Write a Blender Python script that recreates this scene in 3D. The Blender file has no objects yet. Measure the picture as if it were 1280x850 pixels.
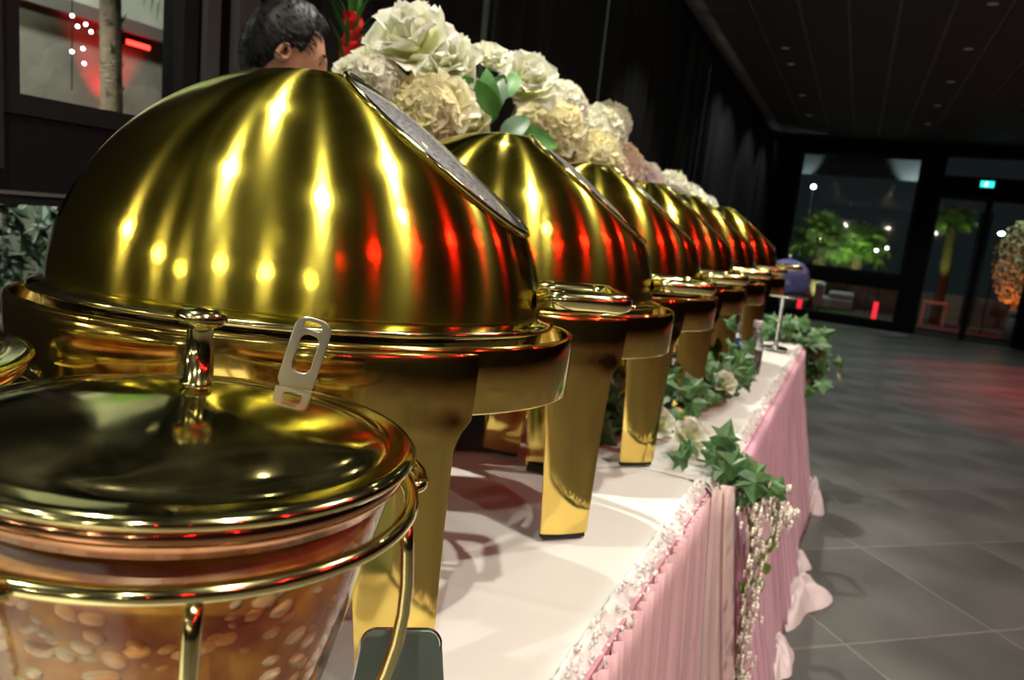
import bpy, bmesh, math, random
import numpy as np
from mathutils import Vector, Matrix, noise
random.seed(7)
PI = math.pi
sc = bpy.context.scene
COL = sc.collection

# ------------------------------------------------------------------ camera
cam_d = bpy.data.cameras.new('camera')
cam_d.sensor_width = 36.0
cam_d.lens = 900.0 / 1280.0 * 36.0
cam_d.clip_start = 0.02
cam_d.clip_end = 200
cam = bpy.data.objects.new('camera', cam_d)
COL.objects.link(cam)
r_ = Vector((0.896586, 0.430267, 0.1049)).normalized()
u_ = Vector((-0.165846, 0.106571, 0.980376)).normalized()
b_ = r_.cross(u_).normalized()
u_ = b_.cross(r_)
cam.matrix_world = Matrix(((r_.x, u_.x, b_.x, 0), (r_.y, u_.y, b_.y, 0), (r_.z, u_.z, b_.z, 1.21), (0, 0, 0, 1)))
cam_d.dof.use_dof = True
cam_d.dof.focus_distance = 0.55
cam_d.dof.aperture_fstop = 9.0
sc.camera = cam

# ------------------------------------------------------------------ world, view
world = bpy.data.worlds.new('night')
sc.world = world
world.use_nodes = True
world.node_tree.nodes['Background'].inputs[0].default_value = (0.012, 0.016, 0.018, 1)
world.node_tree.nodes['Background'].inputs[1].default_value = 0.35
vs = sc.view_settings
vs.view_transform = 'Standard'
vs.look = 'None'
vs.gamma = 1
vs.use_curve_mapping = False
vs.exposure = 0.9
sc.cycles.max_bounces = 8
sc.cycles.glossy_bounces = 4
sc.cycles.transmission_bounces = 6
sc.cycles.caustics_reflective = False
sc.cycles.caustics_refractive = False
sc.cycles.sample_clamp_indirect = 4.0
sc.cycles.blur_glossy = 0.5

CEIL = 3.1
WX0, WX1, WY0, WY1 = -1.56, 5.2, -5.2, 13.7

def spot(name, loc, target, power, size_deg, color, radius=0.03, blend=0.5):
    l = bpy.data.lights.new(name, 'SPOT')
    l.energy = power; l.spot_size = math.radians(size_deg); l.spot_blend = blend
    l.color = color; l.shadow_soft_size = radius
    o = bpy.data.objects.new(name, l); COL.objects.link(o)
    o.location = loc
    o.rotation_euler = (Vector(target) - Vector(loc)).to_track_quat('-Z', 'Y').to_euler()
    return o

# ------------------------------------------------------------------ materials
def mat(name, color, rough=0.5, metal=0.0, **kw):
    m = bpy.data.materials.new(name); m.use_nodes = True
    b = m.node_tree.nodes['Principled BSDF']
    b.inputs['Base Color'].default_value = (*color, 1)
    b.inputs['Roughness'].default_value = rough
    b.inputs['Metallic'].default_value = metal
    for k, v in kw.items():
        if k in b.inputs: b.inputs[k].default_value = v
    return m
def nd(m, t, **kw):
    n = m.node_tree.nodes.new(t)
    for k, v in kw.items(): setattr(n, k, v)
    return n
def ln(m, a, ao, b, bi): m.node_tree.links.new(a.outputs[ao], b.inputs[bi])
def bsdf(m): return m.node_tree.nodes['Principled BSDF']
def vary(m, c1, c2, scale=8, detail=3, stretch=(1, 1, 1), lo=0.35, hi=0.65):
    tc = nd(m, 'ShaderNodeTexCoord'); mp = nd(m, 'ShaderNodeMapping'); mp.inputs['Scale'].default_value = stretch
    no = nd(m, 'ShaderNodeTexNoise'); no.inputs['Scale'].default_value = scale; no.inputs['Detail'].default_value = detail
    cr = nd(m, 'ShaderNodeValToRGB'); cr.color_ramp.elements[0].position = lo; cr.color_ramp.elements[1].position = hi
    cr.color_ramp.elements[0].color = (*c1, 1); cr.color_ramp.elements[1].color = (*c2, 1)
    ln(m, tc, 'Object', mp, 'Vector'); ln(m, mp, 'Vector', no, 'Vector'); ln(m, no, 'Fac', cr, 'Fac'); ln(m, cr, 'Color', bsdf(m), 'Base Color')
    return no
def bump(m, scale=40, strength=0.2, dist=0.01, detail=3, stretch=(1, 1, 1)):
    tc = nd(m, 'ShaderNodeTexCoord'); mp = nd(m, 'ShaderNodeMapping'); mp.inputs['Scale'].default_value = stretch
    no = nd(m, 'ShaderNodeTexNoise'); no.inputs['Scale'].default_value = scale; no.inputs['Detail'].default_value = detail
    bp = nd(m, 'ShaderNodeBump'); bp.inputs['Strength'].default_value = strength; bp.inputs['Distance'].default_value = dist
    ln(m, tc, 'Object', mp, 'Vector'); ln(m, mp, 'Vector', no, 'Vector'); ln(m, no, 'Fac', bp, 'Height'); ln(m, bp, 'Normal', bsdf(m), 'Normal')
    return m
def rough_noise(m, lo, hi, scale=30, stretch=(1, 1, 1), detail=4):
    tc = nd(m, 'ShaderNodeTexCoord'); mp = nd(m, 'ShaderNodeMapping'); mp.inputs['Scale'].default_value = stretch
    no = nd(m, 'ShaderNodeTexNoise'); no.inputs['Scale'].default_value = scale; no.inputs['Detail'].default_value = detail
    mr = nd(m, 'ShaderNodeMapRange'); mr.inputs['From Min'].default_value = 0.3; mr.inputs['From Max'].default_value = 0.7
    mr.inputs['To Min'].default_value = lo; mr.inputs['To Max'].default_value = hi
    ln(m, tc, 'Object', mp, 'Vector'); ln(m, mp, 'Vector', no, 'Vector'); ln(m, no, 'Fac', mr, 'Value'); ln(m, mr, 'Result', bsdf(m), 'Roughness')
def emit(name, color, strength):
    m = mat(name, (0, 0, 0)); b = bsdf(m)
    b.inputs['Emission Color'].default_value = (*color, 1); b.inputs['Emission Strength'].default_value = strength
    return m

GOLDC = (0.64, 0.535, 0.075)
def brushed(name):
    """brushed metal: long streaks across the grain plus a tighter polished core"""
    m = mat(name, GOLDC, 0.185, 1.0, Anisotropic=1.0); a = bsdf(m)
    a.inputs['Anisotropic Rotation'].default_value = 0.25
    c = nd(m, 'ShaderNodeBsdfPrincipled'); c.inputs['Base Color'].default_value = (*GOLDC, 1); c.inputs['Metallic'].default_value = 1; c.inputs['Roughness'].default_value = .09
    tg = nd(m, 'ShaderNodeTangent', direction_type='RADIAL', axis='Z')
    ln(m, tg, 'Tangent', a, 'Tangent')
    tc = nd(m, 'ShaderNodeTexCoord'); mp = nd(m, 'ShaderNodeMapping'); mp.inputs['Scale'].default_value = (1, 1, 9)
    no = nd(m, 'ShaderNodeTexNoise'); no.inputs['Scale'].default_value = 260; no.inputs['Detail'].default_value = 2
    bp = nd(m, 'ShaderNodeBump'); bp.inputs['Strength'].default_value = .05; bp.inputs['Distance'].default_value = .0006
    ln(m, tc, 'Object', mp, 'Vector'); ln(m, mp, 'Vector', no, 'Vector'); ln(m, no, 'Fac', bp, 'Height')
    ln(m, bp, 'Normal', a, 'Normal'); ln(m, bp, 'Normal', c, 'Normal')
    mx = nd(m, 'ShaderNodeMixShader'); mx.inputs[0].default_value = .5
    out = [n for n in m.node_tree.nodes if n.type == 'OUTPUT_MATERIAL'][0]
    ln(m, a, 'BSDF', mx, 1); ln(m, c, 'BSDF', mx, 2); ln(m, mx, 'Shader', out, 'Surface')
    return m
gold_lid = brushed('brushed_gold')
gold = mat('polished_gold', (0.80, 0.60, 0.16), 0.10, 1.0); rough_noise(gold, 0.06, 0.16, 25)
gold_pale = mat('pale_polished_gold', (0.82, 0.76, 0.34), 0.07, 1.0); rough_noise(gold_pale, 0.05, 0.17, 30)
steel = mat('steel', (0.62, 0.64, 0.65), 0.28, 1.0)
chrome = mat('chrome', (0.75, 0.75, 0.76), 0.08, 1.0)
black_steel = mat('black_steel', (0.03, 0.028, 0.025), 0.25, 0.7)
rubber = mat('rubber', (0.01, 0.01, 0.01), 0.7)
pan_water = mat('dark_pan', (0.02, 0.02, 0.018), 0.15, 0.5)
fog = mat('steamed_glass', (0.30, 0.31, 0.33), 0.22, 0.0)
bsdf(fog).inputs['Coat Weight'].default_value = 0.6
vary(fog, (0.16, 0.165, 0.18), (0.36, 0.37, 0.39), 220, 2, lo=0.3, hi=0.7)
bump(fog, 260, 0.35, 0.001)
glass0 = mat('glass', (1, 1, 1), 0.01, 0.0); bsdf(glass0).inputs['Transmission Weight'].default_value = 1.0
pane_m = bpy.data.materials.new('window_glass'); pane_m.use_nodes = True
nt = pane_m.node_tree; nt.nodes.clear()
_o = nt.nodes.new('ShaderNodeOutputMaterial'); _mx = nt.nodes.new('ShaderNodeMixShader'); _t = nt.nodes.new('ShaderNodeBsdfTransparent'); _g = nt.nodes.new('ShaderNodeBsdfGlossy'); _f = nt.nodes.new('ShaderNodeFresnel')
_g.inputs['Roughness'].default_value = 0.02; _f.inputs['IOR'].default_value = 1.45; _t.inputs['Color'].default_value = (0.9, 0.93, 0.92, 1)
_gn = nt.nodes.new('ShaderNodeNewGeometry'); _ml = nt.nodes.new('ShaderNodeMath'); _ml.operation = 'MULTIPLY'; _sb = nt.nodes.new('ShaderNodeMath'); _sb.operation = 'SUBTRACT'; _sb.inputs[0].default_value = 1.0
nt.links.new(_gn.outputs['Backfacing'], _sb.inputs[1]); nt.links.new(_sb.outputs[0], _ml.inputs[0]); nt.links.new(_f.outputs[0], _ml.inputs[1]); nt.links.new(_ml.outputs[0], _mx.inputs[0]); nt.links.new(_t.outputs[0], _mx.inputs[1]); nt.links.new(_g.outputs[0], _mx.inputs[2]); nt.links.new(_mx.outputs[0], _o.inputs[0])

glass = pane_m.copy(); glass.name = 'jar_glass'
cloth = mat('white_satin', (0.80, 0.78, 0.74), 0.42); bsdf(cloth).inputs['Sheen Weight'].default_value = 0.3; bump(cloth, 9, 0.25, 0.01, 3)
lace_m = mat('lace', (0.86, 0.85, 0.83), 0.45); bump(lace_m, 200, 0.25, 0.001)
def tull(name, c):
    m = mat(name, c, 0.6); bsdf(m).inputs['Sheen Weight'].default_value = 0.4
    n = vary(m, tuple(x * 0.86 for x in c), tuple(min(1, x * 1.08) for x in c), 1.0, 5, (30, 30, 1.2))
    return m
pink_a = tull('pale_pink_voile', (0.72, 0.46, 0.50))
pink_b = tull('mauve_pink_voile', (0.66, 0.38, 0.50))
white_f = mat('white_voile', (0.80, 0.74, 0.76), 0.6); bump(white_f, 30, 0.3, 0.01)

floor_m = mat('dark_tile', (0.06, 0.062, 0.062), 0.34); vary(floor_m, (0.085, 0.092, 0.087), (0.130, 0.137, 0.130), 1.6, 6)
rough_noise(floor_m, 0.28, 0.45, 3)
grout = mat('grout', (0.24, 0.24, 0.235), 0.7)
blk = mat('black_paint', (0.008, 0.008, 0.009), 0.7); bsdf(blk).inputs['Specular IOR Level'].default_value = 0.06
blk2 = mat('anthracite_frame', (0.012, 0.012, 0.014), 0.5); bsdf(blk2).inputs['Specular IOR Level'].default_value = 0.15
curt_m = mat('dark_curtain', (0.012, 0.014, 0.015), 0.8); bsdf(curt_m).inputs['Specular IOR Level'].default_value = 0.25
ceil_m = mat('black_ceiling', (0.05, 0.05, 0.05), 0.7)
groove_m = mat('ceiling_joint', (0.22, 0.22, 0.22), 0.6)

# ------------------------------------------------------------------ mesh helpers
def mk(name, verts, faces, m=None, parent=None, smooth=True, mods=()):
    me = bpy.data.meshes.new(name)
    me.from_pydata([tuple(map(float, v)) for v in verts], [], [tuple(f) for f in faces])
    me.update()
    bm = bmesh.new(); bm.from_mesh(me); bmesh.ops.recalc_face_normals(bm, faces=bm.faces[:]); bm.to_mesh(me); bm.free()
    if smooth:
        me.polygons.foreach_set('use_smooth', [True] * len(me.polygons))
    return link(name, me, m, parent)
def link(name, me, m=None, parent=None):
    if m is not None and not me.materials: me.materials.append(m)
    o = bpy.data.objects.new(name, me); COL.objects.link(o)
    if parent is not None: o.parent = parent
    return o
def empty(name, loc=(0, 0, 0), rz=0.0):
    o = bpy.data.objects.new(name, None); COL.objects.link(o); o.location = loc; o.rotation_euler = (0, 0, rz)
    o.empty_display_size = 0.05
    return o
def tag(o, label, cat, group=None, kind=None):
    o['label'] = label; o['category'] = cat
    if group: o['group'] = group
    if kind: o['kind'] = kind
    return o
def struct(o): o['kind'] = 'structure'; return o

class MB:
    """collects shapes of one part"""
    def __init__(s): s.v = []; s.f = []
    def add(s, v, f):
        n = len(s.v); s.v += [tuple(p) for p in v]; s.f += [tuple(i + n for i in q) for q in f]; return s
    def box(s, x0, x1, y0, y1, z0, z1):
        v = [(x, y, z) for z in (z0, z1) for y in (y0, y1) for x in (x0, x1)]
        return s.add(v, [(0, 2, 3, 1), (4, 5, 7, 6), (0, 1, 5, 4), (2, 6, 7, 3), (0, 4, 6, 2), (1, 3, 7, 5)])
    def tube(s, pts, r, n=10, closed=False, cap=True):
        pts = [Vector(p) for p in pts]; N = len(pts)
        rr = r if isinstance(r, (list, tuple)) else [r] * N
        v = []; up = None
        for i, p in enumerate(pts):
            a = pts[(i - 1) % N] if (closed or i > 0) else p; b = pts[(i + 1) % N] if (closed or i < N - 1) else p
            t = (b - a).normalized()
            if up is None:
                up = Vector((0, 0, 1)) if abs(t.z) < 0.9 else Vector((1, 0, 0))
            x = (up - t * up.dot(t)).normalized(); y = t.cross(x); up = x
            for k in range(n):
                an = 2 * PI * k / n
                v.append(p + (x * math.cos(an) + y * math.sin(an)) * rr[i])
        f = []
        for i in range(N if closed else N - 1):
            j = (i + 1) % N
            for k in range(n):
                l = (k + 1) % n
                f.append((i * n + k, i * n + l, j * n + l, j * n + k))
        if cap and not closed:
            f.append(tuple(range(n - 1, -1, -1))); f.append(tuple((N - 1) * n + k for k in range(n)))
        return s.add(v, f)
    def lathe(s, prof, n=48, sx=1.0, sy=1.0, c=(0, 0, 0)):
        """profile of (r, z); radius scaled sx, sy"""
        v = []
        for (r, z) in prof:
            for k in range(n):
                an = 2 * PI * k / n
                v.append((c[0] + r * sx * math.cos(an), c[1] + r * sy * math.sin(an), c[2] + z))
        f = []
        for i in range(len(prof) - 1):
            for k in range(n):
                l = (k + 1) % n
                f.append((i * n + k, i * n + l, (i + 1) * n + l, (i + 1) * n + k))
        return s.add(v, f)
    def ring(s, prof, a, b, n=96, c=(0, 0, 0)):
        """elliptical lathe with profile (offset from ellipse, z)"""
        v = []
        for (d, z) in prof:
            for k in range(n):
                an = 2 * PI * k / n
                v.append((c[0] + (a + d) * math.cos(an), c[1] + (b + d) * math.sin(an), c[2] + z))
        f = []
        for i in range(len(prof) - 1):
            for k in range(n):
                l = (k + 1) % n
                f.append((i * n + k, i * n + l, (i + 1) * n + l, (i + 1) * n + k))
        return s.add(v, f)
    def grid(s, fn, nu, nv):
        v = [fn(i / nu, j / nv) for j in range(nv + 1) for i in range(nu + 1)]
        f = [(j * (nu + 1) + i, j * (nu + 1) + i + 1, (j + 1) * (nu + 1) + i + 1, (j + 1) * (nu + 1) + i) for j in range(nv) for i in range(nu)]
        return s.add(v, f)
    def ball(s, c, r, n=8, sc3=(1, 1, 1)):
        m = n // 2; v = []; 
        for j in range(m + 1):
            t = PI * j / m
            for k in range(n):
                an = 2 * PI * k / n
                v.append((c[0] + r * sc3[0] * math.sin(t) * math.cos(an), c[1] + r * sc3[1] * math.sin(t) * math.sin(an), c[2] + r * sc3[2] * math.cos(t)))
        f = [(j * n + k, (j + 1) * n + k, (j + 1) * n + (k + 1) % n, j * n + (k + 1) % n) for j in range(m) for k in range(n)]
        return s.add(v, f)
    def build(s, name, m=None, parent=None, smooth=True):
        return mk(name, s.v, s.f, m, parent, smooth)
def bevel(o, w=0.002, seg=2):
    b = o.modifiers.new('bevel', 'BEVEL'); b.width = w; b.segments = seg; b.limit_method = 'ANGLE'; return o
def solid(o, t=0.002, off=-1):
    b = o.modifiers.new('solid', 'SOLIDIFY'); b.thickness = t; b.offset = off; return o
def copy_tree(o, parent=None):
    c = o.copy(); COL.objects.link(c); c.parent = parent
    for ch in list(o.children): copy_tree(ch, c)
    return c

# ================================================================== THE ROOM
struct(MB().box(WX0 - 0.3, WX1, WY0, WY1, -0.15, -0.0012).build('floor', grout, smooth=False))
flo = bpy.data.objects['floor']
# tiles laid on the diagonal, each a piece of the floor
TA = math.radians(42); TS = 0.62; g_ = 0.0032
tm = MB().box(-TS / 2 + g_, TS / 2 - g_, -TS / 2 + g_, TS / 2 - g_, -0.0125, 0.0)
tile_me = None
ex = Vector((math.cos(TA), math.sin(TA))); ey = Vector((-math.sin(TA), math.cos(TA)))
org = Vector((0.40, 2.595)) + ey * TS / 2
near, rest = [], []
for i in range(-30, 40):
    for j in range(-30, 40):
        c = org + ex * (i * TS) + ey * (j * TS)
        if WX0 + 0.3 < c.x < WX1 - 0.35 and WY0 + 0.4 < c.y < WY1 - 0.4:
            (near if (c.x > -0.35 and 1.2 < c.y and c.x < 0.9 + 0.26 * c.y) else rest).append((c.x, c.y))
near.sort(key=lambda p: p[1]); rest += near[290:]; near = near[:290]
for (x, y) in near:
    if tile_me is None:
        o = tm.build('tile', floor_m, flo, smooth=False); tile_me = o.data
    else:
        o = link('tile', tile_me, None, flo)
    o.location = (x, y, random.uniform(-0.0004, 0.0004)); o.rotation_euler = (0, 0, TA)
rm = MB()
for (x, y) in rest:
    h = TS / 2 - g_
    P = [Vector((x, y)) + ex * (a * h) + ey * (b * h) for a, b in ((-1, -1), (1, -1), (1, 1), (-1, 1))]
    rm.add([(p.x, p.y, z) for z in (-0.0125, 0) for p in P], [(0, 3, 2, 1), (4, 5, 6, 7), (0, 1, 5, 4), (1, 2, 6, 5), (2, 3, 7, 6), (3, 0, 4, 7)])
bo = MB()
for (x0, x1, y0, y1) in ((WX0 - .25, WX0 + .0, WY0, WY1),):
    bo.box(x0, x1, y0, y1, -0.0125, 0)
o = rm.build('tile', floor_m, flo, smooth=False); o['kind'] = 'stuff'
struct(bo.build('trim_1', floor_m, smooth=False))

# ceiling with its joints
c_ = struct(MB().box(WX0 - 0.3, WX1, WY0, WY1, CEIL + 0.02, CEIL + 0.12).build('ceiling', ceil_m, smooth=False))
xs = [-0.75 + 0.366 * k for k in range(-2, 17)]
pm = None
for k in range(len(xs) - 1):
    if pm is None:
        po = MB().box(0.014, 0.352, WY0 + .01, WY1 - .01, CEIL - 0.0, CEIL + 0.0199).build('panel', ceil_m, c_, smooth=False); pm = po.data
    else: po = link('panel', pm, None, c_)
    po.location.x = xs[k]
c_.data.materials.clear(); c_.data.materials.append(groove_m)

# far wall : frames
fw = MB()
Y0, Y1 = 13.62, 13.78
def fbox(x0, x1, z0, z1): fw.box(x0, x1, Y0, Y1, z0, z1)
fbox(WX0 - .3, -1.16, 0, 3.2); fbox(-1.16, 0.74, 2.88, 3.2); fbox(-1.16, 0.74, 0.72, 0.90); fbox(-1.16, 0.74, 0, 0.13)
fbox(0.74, 1.02, 0, 3.2); fbox(1.02, 2.46, 2.31, 2.58); fbox(1.02, 5.3, 2.93, 3.2); fbox(2.46, 2.62, 0, 2.93); fbox(2.62, 5.3, 0, 0.5); fbox(2.62, 5.3, 2.31, 2.58); fbox(5.1, 5.3, 0, 3.2)
struct(fw.build('wall_far', blk, smooth=False))
def window(name, x0, x1, z0, z1, y=13.70, t=0.03):
    w = empty(name); struct(w)
    m = MB(); m.box(x0, x1, y - .03, y + .03, z0, z0 + t); m.box(x0, x1, y - .03, y + .03, z1 - t, z1); m.box(x0, x0 + t, y - .03, y + .03, z0 + t, z1 - t); m.box(x1 - t, x1, y - .03, y + .03, z0 + t, z1 - t)
    m.build('window_frame', blk2, w, smooth=False)
    MB().box(x0 + t, x1 - t, y - .006, y + .006, z0 + t, z1 - t).build('pane', pane_m, w, smooth=False)
    return w
window('window_1', -1.16, 0.74, 0.90, 2.88, t=0.06)
window('window_2', -1.16, 0.74, 0.13, 0.72)
window('window_3', 1.02, 2.46, 2.58, 2.93)
window('window_4', 2.62, 5.1, 2.58, 2.93)
window('window_5', 2.62, 5.1, 0.5, 2.31)
door_steel = mat('door_profile', (0.10, 0.10, 0.105), 0.3, 0.6)
for k, (x0, x1, hx) in enumerate(((1.02, 1.74, 1.66), (1.74, 2.46, 1.80))):
    d = empty('door_%d' % (k + 1)); struct(d)
    m = MB(); y = 13.70
    m.box(x0, x0 + .045, y - .03, y + .03, 0.01, 2.31); m.box(x1 - .045, x1, y - .03, y + .03, 0.01, 2.31); m.box(x0 + .045, x1 - .045, y - .03, y + .03, 2.24, 2.31); m.box(x0 + .045, x1 - .045, y - .03, y + .03, 0.01, 0.12)
    m.build('door_frame', blk2, d, smooth=False)
    MB().box(x0 + .045, x1 - .045, y - .006, y + .006, 0.12, 2.24).build('pane', pane_m, d, smooth=False)
    MB().tube([(hx, y - .03, 0.25), (hx, y - .075, 0.27), (hx, y - .075, 2.05), (hx, y - .03, 2.07)], 0.016, 8).build('door_handle', door_steel, d)
    MB().box(x0 + .045, x1 - .045, y - .034, y - .030, 0.01, 0.09).build('kick_plate', door_steel, d, smooth=False)
struct(MB().box(0.95, 1.45, 13.2, 13.55, 0, 0.012).build('trim_2', mat('threshold', (0.35, 0.33, 0.28), 0.4, 0.8), smooth=False))

# right and back walls of the hall
wall_dark = mat('dark_wall', (0.02, 0.02, 0.022), 0.6)
struct(MB().box(WX1, WX1 + .15, WY0, WY1, 0, 3.2).build('wall_right', wall_dark, smooth=False))
struct(MB().box(WX0 - .3, WX1 + .15, WY0 - .15, WY0, 0, 3.2).build('wall_back', wall_dark, smooth=False))

# left wall : black frames, low wall, windows
XL = -1.56
lw = MB()
def lbox(y0, y1, z0, z1, d0=0.10, d1=0.0): lw.box(XL - d0, XL + d1, y0, y1, z0, z1)
lbox(WY0, 0.88, 1.20, CEIL); lbox(WY0, 0.62, 0, 1.20)
lbox(0.88, 1.33, 2.6, CEIL)                # above the first window
lbox(0.62, 1.33, 1.16, 1.31)               # band below the window
lbox(0.62, 1.33, 0, 0.80)
lbox(1.33, 1.62, 0, CEIL)
lbox(1.62, WY1, 2.95, CEIL, 0.16, -0.06); lbox(1.62, WY1, 0, 0.10, 0.16, -0.06)
struct(lw.build('wall_left', blk, smooth=False))
def lwindow(name, y0, y1, z0, z1, x=XL - .04, t=0.025):
    w = empty(name); struct(w); m = MB()
    m.box(x - .03, x + .045, y0, y1, z0, z0 + t); m.box(x - .03, x + .045, y0, y1, z1 - t, z1); m.box(x - .03, x + .045, y0, y0 + t, z0 + t, z1 - t); m.box(x - .03, x + .045, y1 - t, y1, z0 + t, z1 - t)
    m.build('window_frame', blk2, w, smooth=False)
    MB().box(x - .005, x + .005, y0 + t, y1 - t, z0 + t, z1 - t).build('pane', pane_m, w, smooth=False)
    return w
lwindow('window_6', 0.88, 1.345, 1.31, 2.6, t=0.04)
lwindow('window_7', 0.62, 1.33, 0.80, 1.16, t=0.03)
struct(MB().box(XL, XL + .012, 0.60, 1.33, 1.150, 1.157).build('trim_3', mat('grey_bead', (0.16, 0.17, 0.18), 0.35, 0.5), smooth=False))
struct(MB().box(XL, XL + .02, 1.36, 1.40, 0, CEIL).box(XL, XL + .03, 1.45, 1.52, 0, CEIL).build('trim_4', mat('grey_post', (0.055, 0.055, 0.062), 0.5), smooth=False))
struct(MB().box(XL, XL + .02, 0.845, 0.88, 1.2, 1.55).build('trim_5', mat('window_stay', (0.02, 0.025, 0.04), 0.3, 0.4), smooth=False))
wn = 8
for y0 in [1.62 + 1.51 * k for k in range(8)]:
    lwindow('window_%d' % wn, y0, y0 + 1.51, 0.10, 2.95, x=XL - .10, t=0.03); wn += 1
# curtains on the left, each panel a thing
def curtain(y0, y1, folds, label, bottom=0.03, seed=0):
    rnd = random.Random(seed); ph = rnd.random() * 6
    def fn(u, v):
        y = y0 + (y1 - y0) * u; z = bottom + (2.93 - bottom) * v
        w = 2 * PI * folds * (u + 0.05 * math.sin(9 * u + ph) + .02 * math.sin(23 * u))
        a = 0.020 + 0.010 * math.sin(7 * u + ph)
        return (XL + 0.035 + a * math.sin(w) + 0.008 * math.sin(2.3 * w + ph) * (1.1 - v), y, z)
    o = MB().grid(fn, int(folds * 20), 6).build('curtain', curt_m)
    tag(o, label, 'curtain', 'dark curtains along the left wall')
curtain(1.64, 2.75, 5, 'dark grey pleated curtain on the left wall behind the largest white flowers', seed=1)
curtain(2.78, 4.1, 6, 'dark pleated curtain panel second from the black window posts', seed=2)
curtain(4.13, 5.75, 8, 'dark pleated curtain just left of the strip where green palms show through', seed=3)
curtain(7.25, 9.3, 11, 'dark pleated curtain just beyond the strip of palms seen through glass', seed=4)
curtain(9.33, 11.4, 12, 'dark pleated curtain last but one before the far wall', seed=5)
curtain(11.43, 13.5, 13, 'dark pleated curtain hanging closest to the far window', seed=6)
for k, y in enumerate([5.80, 5.98, 6.2, 6.5, 6.62, 6.85, 7.1]):
    struct(MB().box(XL - .08, XL + .02, y, y + .07 + .05 * (k % 2), 0.05, 2.93).build('trim_%d' % (6 + k), blk2, smooth=False))

# ------------------------------------------------------------------ ceiling spots
warm = (1.0, 0.95, 0.80); cool = (0.92, 0.98, 1.0); red = (1.0, 0.015, 0.02)
lampglass_off = mat('lamp_glass_unlit', (0.10, 0.10, 0.10), 0.3)
lamp_dim = emit('lamp_glass_dim', (1, 1, .95), .02); lamp_on = emit('lamp_glass_lit', (1.0, 0.88, 0.6), 14); lamp_red = emit('lamp_glass_red', (1.0, 0.02, 0.02), 14)
cup = mat('lamp_cup', (0.02, 0.02, 0.02), 0.35, 0.5)
def downlight(x, y, label, on=None, power=0, color=None, size=100, radius=0.035, tgt=None):
    t = empty('ceiling_spotlight', (x, y, CEIL))
    MB().lathe([(0.040, -0.001), (0.052, -0.003), (0.054, -0.001), (0.054, 0.0)], 20).build('trim_ring', cup, t)
    MB().lathe([(0.0001, -0.0015), (0.040, -0.0015)], 20).build('lamp_glass', on or lampglass_off, t)
    tag(t, label, 'ceiling light', 'recessed ceiling spots')
    if power:
        l = spot('spot_light', (x, y, CEIL - .012), tgt or (x, y, 0), power, size, color, radius)
    return t
for k, y in enumerate([11.84, 10.45, 9.09, 7.74, 6.46]):
    downlight(0.58, y, 'dim recessed ceiling spot, number %s from the far wall in the right-hand row' % ['one', 'two', 'three', 'four', 'five'][k], lamp_dim, 26, (.95, 1, .95), 110, .03)
for k, y in enumerate([11.48, 10.02, 8.36, 7.71]):
    downlight(-0.96, y, 'dim recessed ceiling spot, number %s from the far wall in the row beside the curtains' % ['one', 'two', 'three', 'four'][k], lamp_dim, 16, (.95, 1, .95), 110, .03)
# lit ones over and behind the buffet (outside the frame, mirrored in the lids)
K = 1.6; KR = 0.32
LIT = ((-1.0, 0.25, 30, 120, None, 'left of the camera, over the nearest chafing dish'), (-1.0, -1.28, 30, 120, None, 'left and just behind the camera'), (0.55, 0.33, 42, 120, None, 'right of the camera, over the aisle'), (0.57, -1.23, 42, 120, None, 'right and just behind the camera'),
       (0.62, -3.3, 40, 120, None, 'right and far behind the camera'), (1.68, -0.29, 16, 120, None, 'further right over the aisle beside the camera'), (-0.90, 1.75, 72, 50, (-.80, 1.7, 1.3), 'over the big flower arrangement'), (0.57, 1.9, 30, 120, None, 'over the aisle beside the corner of both tables'),
       (0.57, 3.4, 30, 120, None, 'over the aisle beside the far table end'), (-0.90, 3.3, 80, 50, (-.80, 3.4, 1.2), 'over the small far flower arrangement'), (0.57, 4.9, 22, 120, None, 'over the aisle just past the tables'), (-0.9, 4.9, 12, 80, None, 'beside the curtains just past the tables'))
for (x, y, p, sz, tg_, wh) in LIT:
    downlight(x, y, 'lit warm ceiling spot outside the picture, ' + wh, lamp_on, p * K, warm, sz, 0.022, tgt=tg_)
for k, (x, y) in enumerate(((2.9, -3.7), (2.87, -2.08), (2.82, -0.62), (2.75, 0.68), (2.7, 1.9), (2.6, 3.1), (2.9, 5.2), (3.0, 7.5), (3.0, 9.5))):
    lab = 'red ceiling spot outside the picture, %s in the row from behind the camera' % ['first', 'second', 'third', 'fourth', 'fifth', 'sixth', 'seventh', 'eighth', 'last'][k]
    if y < 6: downlight(x, y, lab, lamp_red, 55 * KR, red, 130, 0.035, tgt=(x - 1.0, y, 0))
    else: downlight(x, y, lab, lamp_red, 240, red, 60, .035, tgt=(x - .7, y, 0))
def sconce(x, y, z, nx, ny, p, label, r=.03):
    t = empty('wall_lamp', (x, y, z), math.atan2(ny, nx)); tag(t, label, 'wall lamp', 'wall lamps behind the camera')
    MB().box(0, .02, -.04, .04, -.06, .06).build('back_plate', cup, t, smooth=False)
    MB().tube([(.02, 0, 0), (.07, 0, 0)], .01, 8).build('arm', cup, t)
    MB().ball((.10, 0, 0), .032, 14).build('globe', emit('warm_globe', (1, .86, .55), 10), t)
    l = bpy.data.lights.new('wall_lamp_bulb', 'POINT'); l.energy = p; l.color = (1, .88, .66); l.shadow_soft_size = r
    o = bpy.data.objects.new('wall_lamp_bulb', l); COL.objects.link(o); o.location = (x + nx * .16, y + ny * .16, z)
sconce(XL, -0.55, 1.55, 1, 0, 3.0, 'small globe lamp on the left wall just behind the camera', .012)
sconce(XL, -1.55, 1.60, 1, 0, 3.5, 'small globe lamp on the left wall, second behind the camera', .014)
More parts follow.
